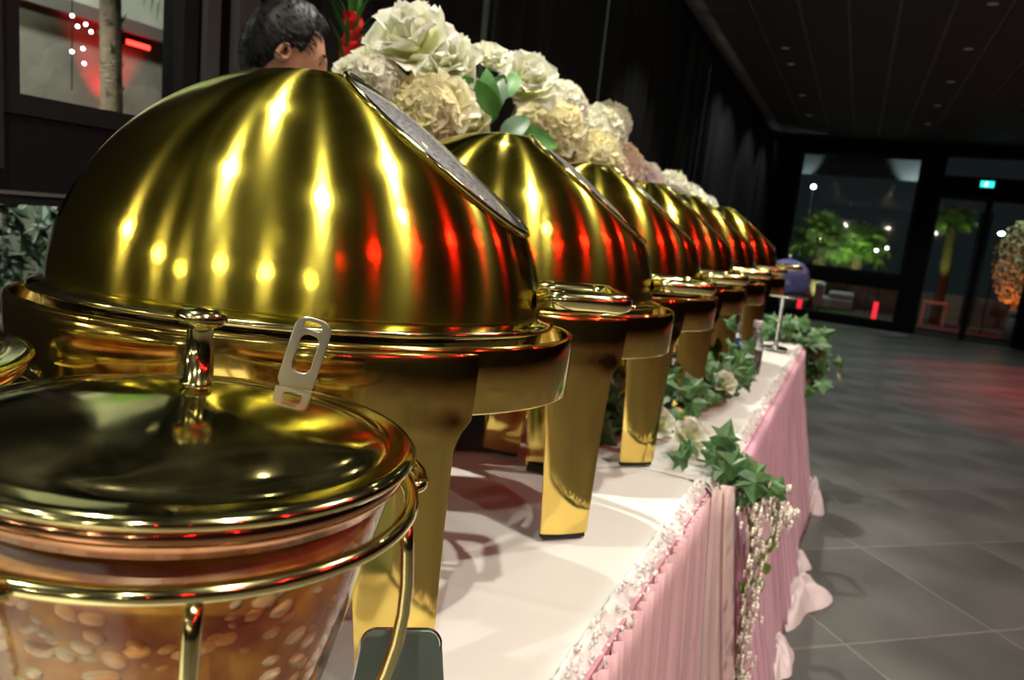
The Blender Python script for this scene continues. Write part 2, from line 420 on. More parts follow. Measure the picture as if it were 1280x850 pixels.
sconce(XL, -3.10, 1.68, 1, 0, 5, 'small globe lamp on the left wall, furthest behind the camera', .018)
sconce(-0.6, WY0, 2.35, 0, 1, 22, 'added globe lamp on the back wall lighting the stew, left one', .03)  # back-wall lamps are added to light the stew from behind the camera
sconce(0.9, WY0, 2.35, 0, 1, 30, 'added globe lamp on the back wall lighting the stew, middle one', .03)
sconce(2.6, WY0, 2.35, 0, 1, 16, 'added globe lamp on the back wall lighting the stew, right one', .03)
# ================================================================== BUFFET TABLES
ZT = 0.75
def buffet_table(y0, y1, xf, xb, label):
    t = empty('folding_table', (0, 0, 0)); tag(t, label, 'table', 'folding tables under the cloths')
    bevel(MB().box(xb + .02, xf - .02, y0 + .02, y1 - .02, ZT - .035, ZT - .006).build('tabletop', mat('tabletop', (0.6, 0.6, 0.58), .5), t, smooth=False), .005)
    for x in (xb + .08, xf - .10):
        for y in (y0 + .12, y1 - .12):
            MB().tube([(x, y, 0.0), (x, y, ZT - .035)], .012, 8).build('leg', steel, t)
buffet_table(-0.35, 1.36, -0.19, -1.02, 'long folding table hidden beneath the front white tablecloth')
buffet_table(1.42, 3.78, -0.17, -1.02, 'long folding table hidden beneath the rear white tablecloth')

def table_cloth(y0, y1, xf, xb, label, seed):
    t = empty('tablecloth', (0, 0, 0)); tag(t, label, 'tablecloth', 'white tablecloths on the buffet')
    def fn(u, v):
        x = xb + (xf - xb) * u; y = y0 + (y1 - y0) * v
        e = max(0, (u - 0.965) / 0.035)
        z = ZT - .002 + 0.0022 * noise.noise(Vector((x * 3 + seed, y * 5, 0))) + 0.0016 * noise.noise(Vector((x * 9, y * 4 + seed, 3)))
        # pressed fold lines
        for yy in (0.33, 0.72, 1.12, 1.9, 2.6, 3.2):
            z += 0.0020 * math.exp(-((y - yy - 0.22 * (x + 0.5)) / 0.008) ** 2)
        z -= 0.022 * e * e
        return (x + 0.004 * e, y, z)
    solid(MB().grid(fn, 90, int((y1 - y0) * 110)).build('cloth', cloth, t), .0015)
    # scalloped lace border with beads
    def lf(u, v):
        y = y0 + (y1 - y0) * u
        s = math.sin(y * 190) * .5 + math.sin(y * 83 + 1) * .5
        x = xf - 0.014 + v * (0.024 + .006 * math.sin(y * 62))  + 0.0035 * s * v + 0.002 * math.sin(y * 400) * v
        z = ZT + 0.003 - 0.030 * v ** 1.5 + 0.0035 * math.sin(y * 260 + 3 * v) * math.sin(v * 9) + 0.003 * s
        return (x, y, z)
    solid(MB().grid(lf, int((y1 - y0) * 330), 6).build('lace_trim', lace_m, t), .0012)
    b = MB(); rnd = random.Random(seed)
    n = int((y1 - y0) * 150)
    for k in range(n):
        y = y0 + (y1 - y0) * (k + rnd.random()) / n; v = rnd.random()
        b.ball((xf - .008 + v * .022, y, ZT + .006 - .028 * v ** 1.5 + rnd.uniform(0, .004)), rnd.uniform(.0022, .004), 6)
    o = b.build('beads', lace_m, t); o['kind'] = 'stuff'
    return t
table_cloth(-0.36, 1.37, -0.195, -1.03, 'white satin tablecloth with lace edge under the nearest two gold chafing dishes', 1)
table_cloth(1.372, 3.79, -0.175, -1.03, 'white tablecloth with lace edge on the rear table running to the far greenery', 5)

def skirt(y0, y1, x0, flare, pleats, m, label, side=None, seed=0, ztop=0.722, band=True):
    t = empty('table_skirt', (0, 0, 0)); tag(t, label, 'table skirt', 'pink pleated skirts of the buffet tables')
    rnd = random.Random(seed); ph = [rnd.random() * 6 for _ in range(4)]
    def fn(u, v):
        y = y0 + (y1 - y0) * u; z = ztop * v + 0.008
        w = 2 * PI * pleats * (u + .012 * math.sin(11 * u + ph[0]) + 0.006 * math.sin(31 * u + ph[1]))
        k = 1 - v
        a = 0.005 + 0.014 * k
        x = x0 + flare * k ** 1.25 + a * (math.sin(w) + .35 * math.sin(2.7 * w + ph[2])) + 0.012 * k * math.sin(17 * u + ph[3])
        return (x, y + 0.006 * math.cos(w) * (0.4 + k), z)
    solid(MB().grid(fn, int(pleats * 10), 16).build('voile', m, t), .001)
    # flat header the pleats are sewn to
    MB().box(x0 - .010, x0 - .005, y0, y1, ztop - .03, ztop + .012).build('header_tape', mat('header_tape_pink', (0.60, 0.30, 0.36), .6), t, smooth=False)
    return t
skirt(-0.36, 1.37, -0.178, 0.05, 62, pink_a, 'pale pink pleated skirt of the front table, nearest the camera', seed=3)
skirt(1.40, 3.79, -0.155, 0.13, 84, pink_b, 'mauve pink pleated skirt of the rear table', seed=5)
# cloth wrapped round the corner between the tables
def fnc(u, v):
    k = 1 - v
    y = 1.352 + 0.062 * u; x = -0.172 + 0.03 * u + (0.075 + 0.05 * u) * k ** 1.2 + 0.006 * math.sin(22 * u)
    return (x, y + 0.01 * math.sin(14 * u), 0.01 + 0.735 * v)
o = solid(MB().grid(fnc, 24, 12).build('fabric_drape', tull('blush_voile', (0.74, 0.56, 0.55))), .001)
tag(o, 'narrow blush fabric drape hanging at the corner between both tables, behind the white sprigs', 'drape')

def puddle(cx, cy, w, l, h, ang, label, seed):
    rnd = random.Random(seed); ph = [rnd.random() * 6 for _ in range(5)]
    v = []; f = []; n, m_ = 40, 14
    for j in range(m_ + 1):
        r = j / m_
        for k in range(n):
            an = 2 * PI * k / n
            R = 1 + .18 * math.sin(3 * an + ph[0]) + .12 * math.sin(5 * an + ph[1])
            x = w * R * r * math.cos(an); y = l * R * r * math.sin(an)
            z = h * (1 - r ** 2.2) * (1 + .35 * math.sin(4 * an + 5 * r + ph[2]) + .25 * math.sin(9 * an + ph[3] + 3 * r)) + .003
            v.append((x, y, max(z, 0.002)))
    for j in range(m_):
        for k in range(n):
            l2 = (k + 1) % n
            f.append((j * n + k, (j + 1) * n + k, (j + 1) * n + l2, j * n + l2))
    f.append(tuple(range(n)))
    o = mk('fabric_hem', v, f, white_f); o.location = (cx, cy, 0); o.rotation_euler = (0, 0, ang)
    tag(o, label, 'fabric', 'white skirt hems gathered on the floor')
puddle(-0.03, 2.16, .06, .13, .05, 0.2, 'bunched white hem on the floor, lowest one beside the front table', 1)
puddle(-0.005, 2.56, .09, .22, .065, -.25, 'large bunched white hem on the floor beyond the green leaf sprig', 2)
puddle(-0.02, 2.88, .05, .08, .05, 0.1, 'small pinkish bunched hem just above the large white one', 4)
puddle(-0.01, 3.60, .06, .16, .10, 0.0, 'white gathered hem at the far corner of the rear table', 3)

# ================================================================== CHAFING DISHES
LA, LB, LH = 0.253, 0.167, 0.231
ZL = 0.352                       # lid base above the table
def lid_mesh():
    bm = bmesh.new(); nt_, nph = 40, 128
    rings = []
    for i in range(nt_):
        T = PI / 2 * i / nt_; r = math.cos(T); z = LH * math.sin(T) ** (2 / 1.8)
        rings.append([bm.verts.new((LA * r * math.cos(2 * PI * k / nph), LB * r * math.sin(2 * PI * k / nph), z)) for k in range(nph)])
    top = bm.verts.new((0, 0, LH))
    for i in range(nt_ - 1):
        for k in range(nph):
            l = (k + 1) % nph; bm.faces.new((rings[i][k], rings[i][l], rings[i + 1][l], rings[i + 1][k]))
    for k in range(nph): bm.faces.new((rings[-1][k], rings[-1][(k + 1) % nph], top))
    # cut for the window
    A = Vector((0.022, 0, LH)); B = Vector((0.237, 0, 0.075)); d = (B - A).normalized(); n = Vector((-d.z, 0, d.x))
    if n.z < 0: n = -n
    n = Matrix.Rotation(math.radians(-13), 3, 'Z') @ n; A = (A + B) / 2 + Vector((.006, 0, .004))
    bmesh.ops.bisect_plane(bm, geom=bm.verts[:] + bm.edges[:] + bm.faces[:], plane_co=A, plane_no=n, clear_outer=True)
    loop = [v.co.copy() for v in bm.verts if abs((v.co - A).dot(n)) < 1e-5]
    c = sum(loop, Vector()) / len(loop)
    yv = Vector((0, 1, 0)); xv = n.cross(yv)
    loop.sort(key=lambda p: math.atan2((p - c).dot(yv), (p - c).dot(xv)))
    # thin duplicates
    lp = [loop[0]]
    for p in loop[1:]:
        if (p - lp[-1]).length > .003: lp.append(p)
    me = bpy.data.meshes.new('lid'); 
    for f in bm.faces: f.smooth = True
    bm.to_mesh(me); bm.free()
    return me, lp, c, n
lid_me, LOOP, LC, LN = lid_mesh()

def make_chafer():
    root = empty('chafing_dish')
    # roll-top lid
    lid = link('lid', lid_me, gold_lid, root); lid.location = (0, 0, ZL); solid(lid, .0016, -1)
    # lip of the lid
    MB().ring([(-.002, .004), (.004, .002), (.012, .0), (.0155, -.002), (.0150, -.006), (.010, -.007), (-.004, -.005), (-.006, 0.0), (-.002, .004)], LA, LB, 128).build('lid_lip', gold_pale, lid)
    # window : rim, seal, steamed glass
    MB().tube([p + LN * .0015 for p in LOOP], .0032, 8, closed=True).build('window_rim', gold_pale, lid)
    s_ = [LC + (p - LC) * .962 + LN * .001 for p in LOOP]
    MB().tube(s_, .0030, 6, closed=True).build('window_seal', rubber, lid)
    g0 = [LC + (p - LC) * .955 for p in LOOP]
    # slightly domed pane
    mb = MB(); nr = 8; N = len(g0); vv = []
    for i in range(nr):
        q = 1 - i / nr
        vv += [LC + (p - LC) * q + LN * (.011 * (1 - q * q)) for p in g0]
    vv.append(LC + LN * .011)
    ff = [(i * N + k, i * N + (k + 1) % N, (i + 1) * N + (k + 1) % N, (i + 1) * N + k) for i in range(nr - 1) for k in range(N)]
    ff += [((nr - 1) * N + k, (nr - 1) * N + (k + 1) % N, nr * N) for k in range(N)]
    solid(mb.add(vv, ff).build('window_glass', fog, lid), .003)
    # handle : a bar in front of the lid on two stubs
    h = MB(); zz = .030; xo = LA + .082
    path = [(LA - .010, -.046, zz - .004), (LA + .02, -.048, zz - .001), (xo - .022, -.049, zz), (xo - .008, -.046, zz), (xo - .001, -.036, zz), (xo, -.02, zz), (xo, .02, zz), (xo - .001, .036, zz), (xo - .008, .046, zz), (xo - .022, .049, zz), (LA + .02, .048, zz - .001), (LA - .010, .046, zz - .004)]
    h.tube(path, [.0105, .0105, .0100, .0108, .0112, .0100, .0100, .0112, .0108, .0100, .0105, .0105], 16)
    h.build('handle', gold_pale, lid)
    # water pan
    MB().ring([(-.03, .345), (-.010, .345), (-.006, .349), (.004, .349), (.006, .344), (.004, .338), (.0, .30), (-.012, .265), (-.10, .262)], LA, LB, 96).build('water_pan', pan_water, root)
    MB().ring([(-.165, .30), (-.03, .30)], LA, LB, 64).build('food_pan', mat('food_pan', (0.08, 0.07, 0.06), .3, .6), root)
    # stand : a broad band with rolled edges
    BA, BB = 0.290, 0.181
    z0, z1 = 0.276, 0.339
    fr = MB().ring([(-.0015, z0 + .003), (-.002, z1 - .004), (-.006, z1 - .001), (-.004, z1 + .0015), (.0005, z1), (.0015, z1 - .004), (.001, z0 + .002), (-.0005, z0), (-.0015, z0 + .003)], BA, BB, 144).build('stand_band', gold, root)
    # spacers between band and pan
    sp = MB()
    for an in (0.0, .9, 2.24, PI, 4.04, 5.38):
        c, s = math.cos(an), math.sin(an)
        sp.tube([((BA - .002) * c, (BB - .001) * s, .306), ((LA + .0) * c, LB * s, .306)], .0035, 8)
    sp.build('spacer', steel, fr)
    # legs
    for sx, sy in ((1, -1), (1, 1), (-1, 1), (-1, -1)):
        an = math.atan2(sy * .9063, sx * .4226)
        ce = math.cos(an), math.sin(an)
        px, py = (BA + .004) * ce[0], (BB + .004) * ce[1]
        nx, ny = ce[0] / BA, ce[1] / BB; l_ = math.hypot(nx, ny); nx, ny = nx / l_, ny / l_; tx, ty = -ny, nx
        prof = [(z1 - .004, .066), (z1 - .012, .067), (z0 + .014, .067), (z0 - .003, .0655), (z0 - .012, .056), (z0 - .028, .049), (.16, .043), (.05, .0385), (.008, .0375)]
        nu = 8; v = []; f = []
        for (z, w) in prof:
            lean = -.026 * max(0, (z0 - z) / z0) ** 1.1
            bulge = .004 * math.exp(-((z - (z1 - .010)) / .006) ** 2)
            for i in range(nu + 1):
                q = 2 * i / nu - 1
                g = -sx * sy                       # plates reach further along the long side
                wq = w * q * (1.0 + (.36 if q * g < 0 and z > z0 - .004 else 0)) + g * .020 * max(0, (z0 - z) / z0)
                off = lean + .004 - .010 * q * q * (1 if z > z0 - .01 else .45) + bulge
                v.append((px + tx * wq + nx * off, py + ty * wq + ny * off, z))
        for j in range(len(prof) - 1):
            for i in range(nu): f.append((j * (nu + 1) + i, j * (nu + 1) + i + 1, (j + 1) * (nu + 1) + i + 1, (j + 1) * (nu + 1) + i))
        lg = mk('leg', v, f, gold, root); solid(lg, .004, 0); bevel(lg, .0008, 2)
        # folded side return and rubber foot
        a0 = Vector(v[-1]); rb = MB()
        ctr = Vector((px + nx * -.028 - tx * sx * sy * .020, py + ny * -.028 - ty * sx * sy * .020, 0))
        fx = Vector((tx, ty, 0)); fn_ = Vector((nx, ny, 0))
        pts = [ctr + fx * (a * .034) + fn_ * (b) + Vector((0, 0, z)) for z in (0.0, .011) for a, b in ((-1, -.007), (1, -.007), (1, .0035), (-1, .0035))]
        MB().add(pts, [(0, 3, 2, 1), (4, 5, 6, 7), (0, 1, 5, 4), (1, 2, 6, 5), (2, 3, 7, 6), (3, 0, 4, 7)]).build('rubber_foot', rubber, lg, smooth=False)
    return root
proto = make_chafer()
spots6 = [((-0.5225, 0.600), .50), ((-0.508, 1.015), .50), ((-0.512, 1.42), .50), ((-0.510, 1.84), .50), ((-0.505, 2.25), .50), ((-0.500, 2.86), .50)]
lab6 = ['large gold roll-top chafing dish nearest the camera, behind the glass soup kettle', 'gold roll-top chafing dish second in the row, right behind the nearest one',
        'gold roll-top chafing dish third in the row, beside the ivy on the table', 'gold roll-top chafing dish fourth in the row, half hidden by its neighbour',
        'gold roll-top chafing dish fifth in the row, just before the last', 'gold roll-top chafing dish at the far end of the row, before the blue dome']
for i, ((x, y), a) in enumerate(spots6):
    o = proto if i == 0 else copy_tree(proto)
    o.location = (x, y, ZT + .002); o.rotation_euler = (0, 0, a)
    tag(o, lab6[i], 'chafing dish', 'gold chafing dishes in a row')

# ================================================================== SOUP KETTLES
stew_m = mat('stew', (0.75, 0.28, 0.03), 0.35); vary(stew_m, (0.50, 0.12, 0.015), (0.88, 0.40, 0.05), 45, 4)
bsdf(stew_m).inputs['Subsurface Weight'].default_value = 0.0
bean_m = mat('beans', (0.85, 0.6, 0.35), 0.4); vary(bean_m, (0.80, 0.36, 0.08), (0.90, 0.72, 0.44), 45, 2, lo=.4, hi=.6)
def make_kettle():
    k = empty('soup_kettle')
    # everything local: z from the table; flange at .327
    RZ = .327; R = .1145
    zt = [(.0001, RZ + .0215), (.010, RZ + .0215), (.020, RZ + .0205), (.045, RZ + .0160), (.070, RZ + .0105), (.088, RZ + .0055), (.094, RZ + .0030), (.0975, RZ + .0008), (.102, RZ + .0002), (.108, RZ + .0002), (.1125, RZ - .0006), (.1145, RZ - .003), (.1135, RZ - .0055), (.110, RZ - .006), (.098, RZ - .004), (.09, RZ + .001)]
    lid = MB().lathe(zt, 96).build('lid', gold_pale, k)
    kn = [(.0001, RZ + .066), (.008, RZ + .0655), (.0115, RZ + .0635), (.0125, RZ + .060), (.010, RZ + .057), (.0065, RZ + .0555), (.0062, RZ + .0545), (.0062, RZ + .026), (.0078, RZ + .0255), (.0078, RZ + .0235), (.0062, RZ + .0225), (.0062, RZ + .020)]
    MB().lathe(kn, 28).build('knob', gold_pale, lid)
    # bead of the glass jar and gold collar, orange reflection put into its colour
    collar = mat('orange_reflection_collar', (0.72, 0.36, 0.18), .12, 1.0)
    MB().lathe([(.100, RZ - .006), (.1085, RZ - .0065), (.1105, RZ - .010), (.1095, RZ - .015), (.106, RZ - .018), (.1045, RZ - .022), (.1025, RZ - .022), (.1025, RZ - .008)], 96).build('collar', collar, k)
    # glass jar
    gp = [(.1020, RZ - .010), (.1035, RZ - .020), (.1025, RZ - .030), (.094, RZ - .075), (.084, RZ - .125), (.073, RZ - .175), (.066, RZ - .210), (.058, RZ - .224), (.0001, RZ - .226)]
    gi = [(max(r - .003, .0001), z + (.004 if r < .06 else 0)) for r, z in reversed(gp)]
    MB().lathe(gp + gi, 80).build('glass_jar', glass, k)
    # wire rack
    W = .0036; rr = .1155
    ringz = RZ - .031
    MB().tube([(rr * math.cos(a), rr * math.sin(a), ringz) for a in [2 * PI * i / 96 for i in range(96)]], .0042, 10, closed=True).build('rack_ring', gold_pale, k)
    for a0 in [math.radians(d) for d in (-39, 21, 81, 141, 201, 261)]:
        c, s = math.cos(a0), math.sin(a0); pts = []
        for i in range(17):
            t = i / 16
            r = .1150 + .009 * math.sin(PI * min(1, t * 2.2)) * (1 if i else 0) - .036 * t ** 1.5
            if t > .9: r += .012 * (t - .9) / .1
            pts.append((r * c, r * s, ringz * (1 - t) + .004 * t))
        MB().tube(pts, .0036, 8).build('rack_rod', gold_pale, k)
    MB().tube([(.0835 * math.cos(a), .0835 * math.sin(a), .035) for a in [2 * PI * i / 64 for i in range(64)]], .0035, 8, closed=True).build('base_ring', gold_pale, k)
    # side handles, loops bent outwards
    for side in (0, 1):
        a0 = math.radians(-103 + 180 * side); sp = math.radians(33); pts = []
        for i in range(25):
            t = i / 24; a = a0 - sp + 2 * sp * t; q = math.sin(PI * t) ** .6
            pts.append(((rr + .002 + .020 * q) * math.cos(a), (rr + .002 + .020 * q) * math.sin(a), ringz - .001 - .004 * q))
        MB().tube(pts, .0044, 10).build('side_handle', gold_pale, k)
    return k, RZ
def make_stew(label, seed):
    RZ = .327; rnd = random.Random(seed)
    prof = [(.0985, RZ - .036), (.0898, RZ - .075), (.0798, RZ - .125), (.0688, RZ - .175), (.0615, RZ - .208), (.052, RZ - .2195), (.0001, RZ - .2205)]
    b = MB().lathe([(.0001, RZ - .034)] + prof, 64); nf = len(b.f)
    for _ in range(760):
        z = RZ - .037 - rnd.random() * .165; t = (RZ - z)
        r = np.interp(-z, [-p[1] for p in prof], [p[0] for p in prof]) - .0008
        a = rnd.random() * 2 * PI
        c, s = math.cos(a), math.sin(a)
        R_ = rnd.uniform(.0030, .0070)
        # bean lying against the glass
        n0 = len(b.v)
        b.ball((0, 0, 0), R_, 8, (0.42, 1.0, .62))
        tw = rnd.uniform(-.9, .9)
        for i in range(n0, len(b.v)):
            x, y, zz = b.v[i]; y, zz = y * math.cos(tw) - zz * math.sin(tw), y * math.sin(tw) + zz * math.cos(tw)
            b.v[i] = (r * c + x * c - y * s, r * s + x * s + y * c, z + zz)
    o = b.build('stew', stew_m); o.data.materials.append(bean_m)
    for i, p in enumerate(o.data.polygons): p.material_index = 1 if i >= nf else 0
    tag(o, label, 'food', kind='stuff'); return o
kd = math.radians(-47.8); KX, KY = 0.415 * math.sin(kd), 0.415 * math.cos(kd)
kettle, RZ = make_kettle(); kettle.location = (KX - .024 * math.cos(kd), KY + .024 * math.sin(kd), ZT + .003); kettle.scale = (1.08, 1.08, 1)
TILT = (Matrix.Rotation(math.radians(3.0), 4, Vector((KX, KY, 0)).normalized())).to_euler(); kettle.rotation_euler = TILT
tag(kettle, 'glass soup kettle with gold knobbed lid in a gold wire rack, nearest the camera', 'soup kettle', 'soup kettles at the front')
st = make_stew('orange bean stew filling the nearest glass kettle', 2); st.location = kettle.location; st.rotation_euler = TILT; st.scale = (1.08, 1.08, 1)
k2 = copy_tree(kettle); k2.location = (-0.602, 0.222, ZT + .001)
k2.rotation_euler = (0, 0, .6); st_fix = 1
tag(k2, 'soup kettle with only its gold lid rim showing at the left edge', 'soup kettle', 'soup kettles at the front')
st2 = st.copy(); COL.objects.link(st2); st2.location = k2.location; st2.rotation_euler = (0, 0, .3); tag(st2, 'orange stew in the kettle cut off by the left edge', 'food', kind='stuff')

# ladle : flat steel handle with two openings sticking up behind the kettle lid
def plate_with_holes(outer, holes, th, name, m, parent):
    bm = bmesh.new(); es = []
    for lp in [outer] + holes:
        vs_ = [bm.verts.new((x, 0, z)) for x, z in lp]
        es += [bm.edges.new((vs_[i], vs_[(i + 1) % len(vs_)])) for i in range(len(vs_))]
    bmesh.ops.triangle_fill(bm, use_beauty=True, edges=es)
    me = bpy.data.meshes.new(name); bm.to_mesh(me); bm.free()
    o = link(name, me, m, parent); solid(o, th, 0); bevel(o, .0006, 2); return o
def rrect(x0, x1, z0, z1, r, n=6):
    P = []
    for (cx_, cz_, a0) in ((x1 - r, z1 - r, 0), (x0 + r, z1 - r, 90), (x0 + r, z0 + r, 180), (x1 - r, z0 + r, 270)):
        for i in range(n + 1):
            a = math.radians(a0 + 90 * i / n); P.append((cx_ + r * math.cos(a), cz_ + r * math.sin(a)))
    return P
ladle = empty('ladle', (-0.343, 0.389, ZT + RZ + .001)); ladle.rotation_euler = (math.radians(-4), math.radians(14), math.radians(36))
tag(ladle, 'flat steel ladle handle with slotted grip sticking up behind the kettle lid', 'ladle')
plate_with_holes(rrect(-.0130, .0130, -.006, .0490, .0095), [rrect(-.0062, .0068, .009, .0365, .005), rrect(-.0070, .0055, .0405, .0455, .0024)], .003, 'grip', steel, ladle)
MB().tube([(0, 0, -.004), (0.0, -.004, -.02), (.0, -.030, -.07), (0, -.05, -.13)], .003, 8).build('shaft', steel, ladle)

# polished serving tray at the foot of the nearest chafer
tray_m = mat('dark_polished_steel', (0.22, 0.30, 0.26), .30, .75); bump(tray_m, 14, .25, .004)
tr = empty('serving_scoop', (-0.252, 0.415, ZT + .002)); tr.rotation_euler = (math.radians(-9), 0, math.radians(34)); tag(tr, 'dark polished metal scoop blade standing between the kettle rack and the nearest chafing dish leg', 'scoop')
def scoop_outline():
    P = []
    for (cx_, cz_, a0) in ((.019, .132, -8), (-.019, .132, 90)):
        for i in range(9):
            a = math.radians(a0 + 98 * i / 8); P.append((cx_ + .011 * math.cos(a), cz_ + .011 * math.sin(a)))
    return P + [(-.048, .004), (.048, .004)]
P = scoop_outline()
bl_ = mk('blade', [(x, -3.0 * x * x, z) for x, z in P], [tuple(range(len(P)))], tray_m, tr, smooth=False); solid(bl_, .0018, 0)
MB().tube([(x, -3.0 * x * x, z) for x, z in P], .0014, 8, closed=True).build('rim', chrome, tr)

# ================================================================== small table things
# black tent card between the legs of the nearest chafers
card = mat('black_card', (0.008, 0.008, 0.009), .5)
tc_ = empty('tent_card', (-0.60, 1.22, ZT + .001), math.radians(35)); tag(tc_, 'small black card standing under the nearest gold chafing dish', 'card')
MB().add([(-.05, .0, 0), (.05, 0, 0), (.05, .03, .10), (-.05, .03, .10)], [(0, 1, 2, 3)]).add([(-.05, .06, 0), (.05, .06, 0), (.05, .03, .10), (-.05, .03, .10)], [(0, 1, 2, 3)]).build('leaf', card, tc_, smooth=False)

def lathe_thing(name, prof, m, loc, label, cat, n=32, group=None):
    o = MB().lathe(prof, n).build(name, m); o.location = loc; tag(o, label, cat, group); return o
clear = mat('clear_plastic', (0.9, 0.92, 0.95), .05); bsdf(clear).inputs['Transmission Weight'].default_value = .9
# bottle with red sauce beside the last chafer
bt = empty('sauce_bottle', (-0.275, 2.66, ZT + .004)); tag(bt, 'clear bottle half full of red sauce beside the last chafing dish', 'bottle')
MB().lathe([(.0001, .001), (.030, .001), (.032, .006), (.032, .100), (.028, .120), (.013, .150), (.012, .172), (.010, .172), (.011, .150), (.026, .119), (.030, .099), (.030, .006), (.0001, .004)], 28).build('bottle_body', clear, bt)
MB().lathe([(.0001, .005), (.0290, .006), (.0290, .082), (.0001, .083)], 28).build('sauce', mat('red_sauce', (.55, .07, .03), .25), bt)
MB().lathe([(.0001, .190), (.014, .190), (.015, .186), (.015, .166), (.0125, .166)], 20).build('cap', mat('white_cap', (.8, .8, .82), .3), bt)
# slim bottle with a bright blue label
b2 = empty('blue_bottle', (-0.395, 2.46, ZT + .004)); tag(b2, 'bright blue drop-shaped bottle standing in the ivy between chafing dish legs', 'bottle')
MB().lathe([(.0001, 0), (.016, .001), (.022, .012), (.023, .030), (.019, .055), (.011, .080), (.006, .096), (.006, .108), (.0001, .109)], 24).build('bottle_body', mat('bright_blue', (.0, .12, .95), .2, 0, **{'Emission Color': (0, .1, 1, 1), 'Emission Strength': 0.0}), b2)
MB().lathe([(.0001, .124), (.007, .123), (.0075, .106), (.006, .105)], 16).build('cap', mat('blue_cap', (.35, .4, .5), .3), b2)
b3 = empty('water_bottle', (-0.345, 2.60, ZT + .004)); tag(b3, 'clear water bottle with blue label left of the red sauce bottle', 'bottle')
MB().lathe([(.0001, 0), (.030, .001), (.032, .01), (.031, .13), (.024, .165), (.012, .185), (.012, .205), (.0001, .205)], 24).build('bottle_body', clear, b3)
MB().lathe([(.0325, .060), (.0328, .062), (.0328, .120), (.0325, .122)], 24).build('label_band', mat('blue_band', (.03, .08, .6), .4), b3)
MB().lathe([(.0001, .222), (.013, .222), (.0135, .203), (.012, .203)], 18).build('cap', mat('navy_cap', (.02, .05, .4), .4), b3)
# white cup
cp = empty('white_cup', (-0.425, 2.12, ZT + .004)); tag(cp, 'white cup with saucer-like lid seen between gold legs above the ivy', 'cup')
MB().lathe([(.0001, .001), (.022, .001), (.026, .01), (.030, .105), (.028, .105), (.024, .012), (.0001, .006)], 28).build('cup_body', mat('white_ceramic', (.82, .84, .82), .3), cp)
MB().lathe([(.0001, .112), (.020, .113), (.030, .109), (.031, .1055), (.026, .105)], 28).build('cup_lid', clear, cp)

# far end of the row: clear dome on a stand
dm = empty('domed_stand', (-0.262, 3.40, ZT + .004)); tag(dm, 'clear domed display stand catching blue and pink light beyond the last chafing dish', 'display dome')
dome_m = mat('blue_reflection_dome', (.30, .34, .85), .06); bsdf(dome_m).inputs['Transmission Weight'].default_value = .8; bsdf(dome_m).inputs['IOR'].default_value = 1.4  # blue of mirrored lights is mixed into the clear dome's colour
solid(MB().lathe([(.0001, .405), (.03, .402), (.06, .39), (.083, .365), (.094, .33), (.097, .29), (.097, .25)], 40).build('dome', dome_m, dm), .003)
MB().lathe([(.0001, .255), (.10, .255), (.112, .25), (.112, .243), (.10, .24), (.0001, .24)], 40).build('tray', chrome, dm)
MB().lathe([(.0001, .24), (.009, .24), (.009, .02), (.05, .012), (.055, .0), (.0001, .0)], 28).build('pedestal', chrome, dm)
MB().ball((0, 0, .415), .012, 12).build('knob', chrome, dm)

# black skirting clip and rosette
cl = empty('skirting_clip', (-0.188, 0.594, ZT - .018)); tag(cl, 'small black clip pinned under the lace edge of the front table', 'clip')
bevel(MB().box(-.004, .010, -.004, .004, -.002, .002).build('jaw', rubber, cl, smooth=False), .0006)
MB().box(.009, .0115, -.005, .005, -.006, .006).build('head', rubber, cl, smooth=False)
def rosette():
    def fn(u, v):
        a = 2 * PI * u; r = .004 + .036 * v
        return (.012 + .010 * math.sin(a * 9) * v + .010 * math.sin(PI * v), r * math.cos(a) * .85, r * math.sin(a) * 1.5 - .012)
    o = solid(MB().grid(fn, 108, 8).build('fabric_rosette', mat('blush_satin', (.74, .55, .55), .5)), .001)
    o.location = (-.178, .665, ZT - .055); tag(o, 'gathered blush fabric rosette on the front skirt beside the black clip', 'rosette')
rosette()

# ================================================================== FLOWERS
def petal_mesh(name, L, W, cup_, ruf, seed, nu=8, nv=8, curl=.4):
    rnd = random.Random(seed); p = [rnd.random() * 6 for _ in range(4)]
    def fn(u, v):
        s = (u - .5) * 2
        w = W * (math.sin(PI * min(1, v * .82 + .10)) ** .7) * .5 + .0015
        e = max(0, v - .55) / .45
        x = s * w; y = L * v * (1 - .10 * s * s * v)
        z = cup_ * (s * s) * w * 1.1 + curl * L * v * v * .8 - L * .35 * curl * max(0, v - .7) * 4 * e
        z += ruf * e * (math.sin(7 * s + p[0]) + .6 * math.sin(13 * s + p[1])) + ruf * .4 * math.sin(9 * v + p[2]) * s
        y += ruf * e * math.sin(9 * s + p[3]) * .8
        return (x, y, z)
    m = MB().grid(fn, nu, nv)
    me = bpy.data.meshes.new(name); me.from_pydata(m.v, [], m.f); me.polygons.foreach_set('use_smooth', [True] * len(me.polygons)); me.update()
    return me
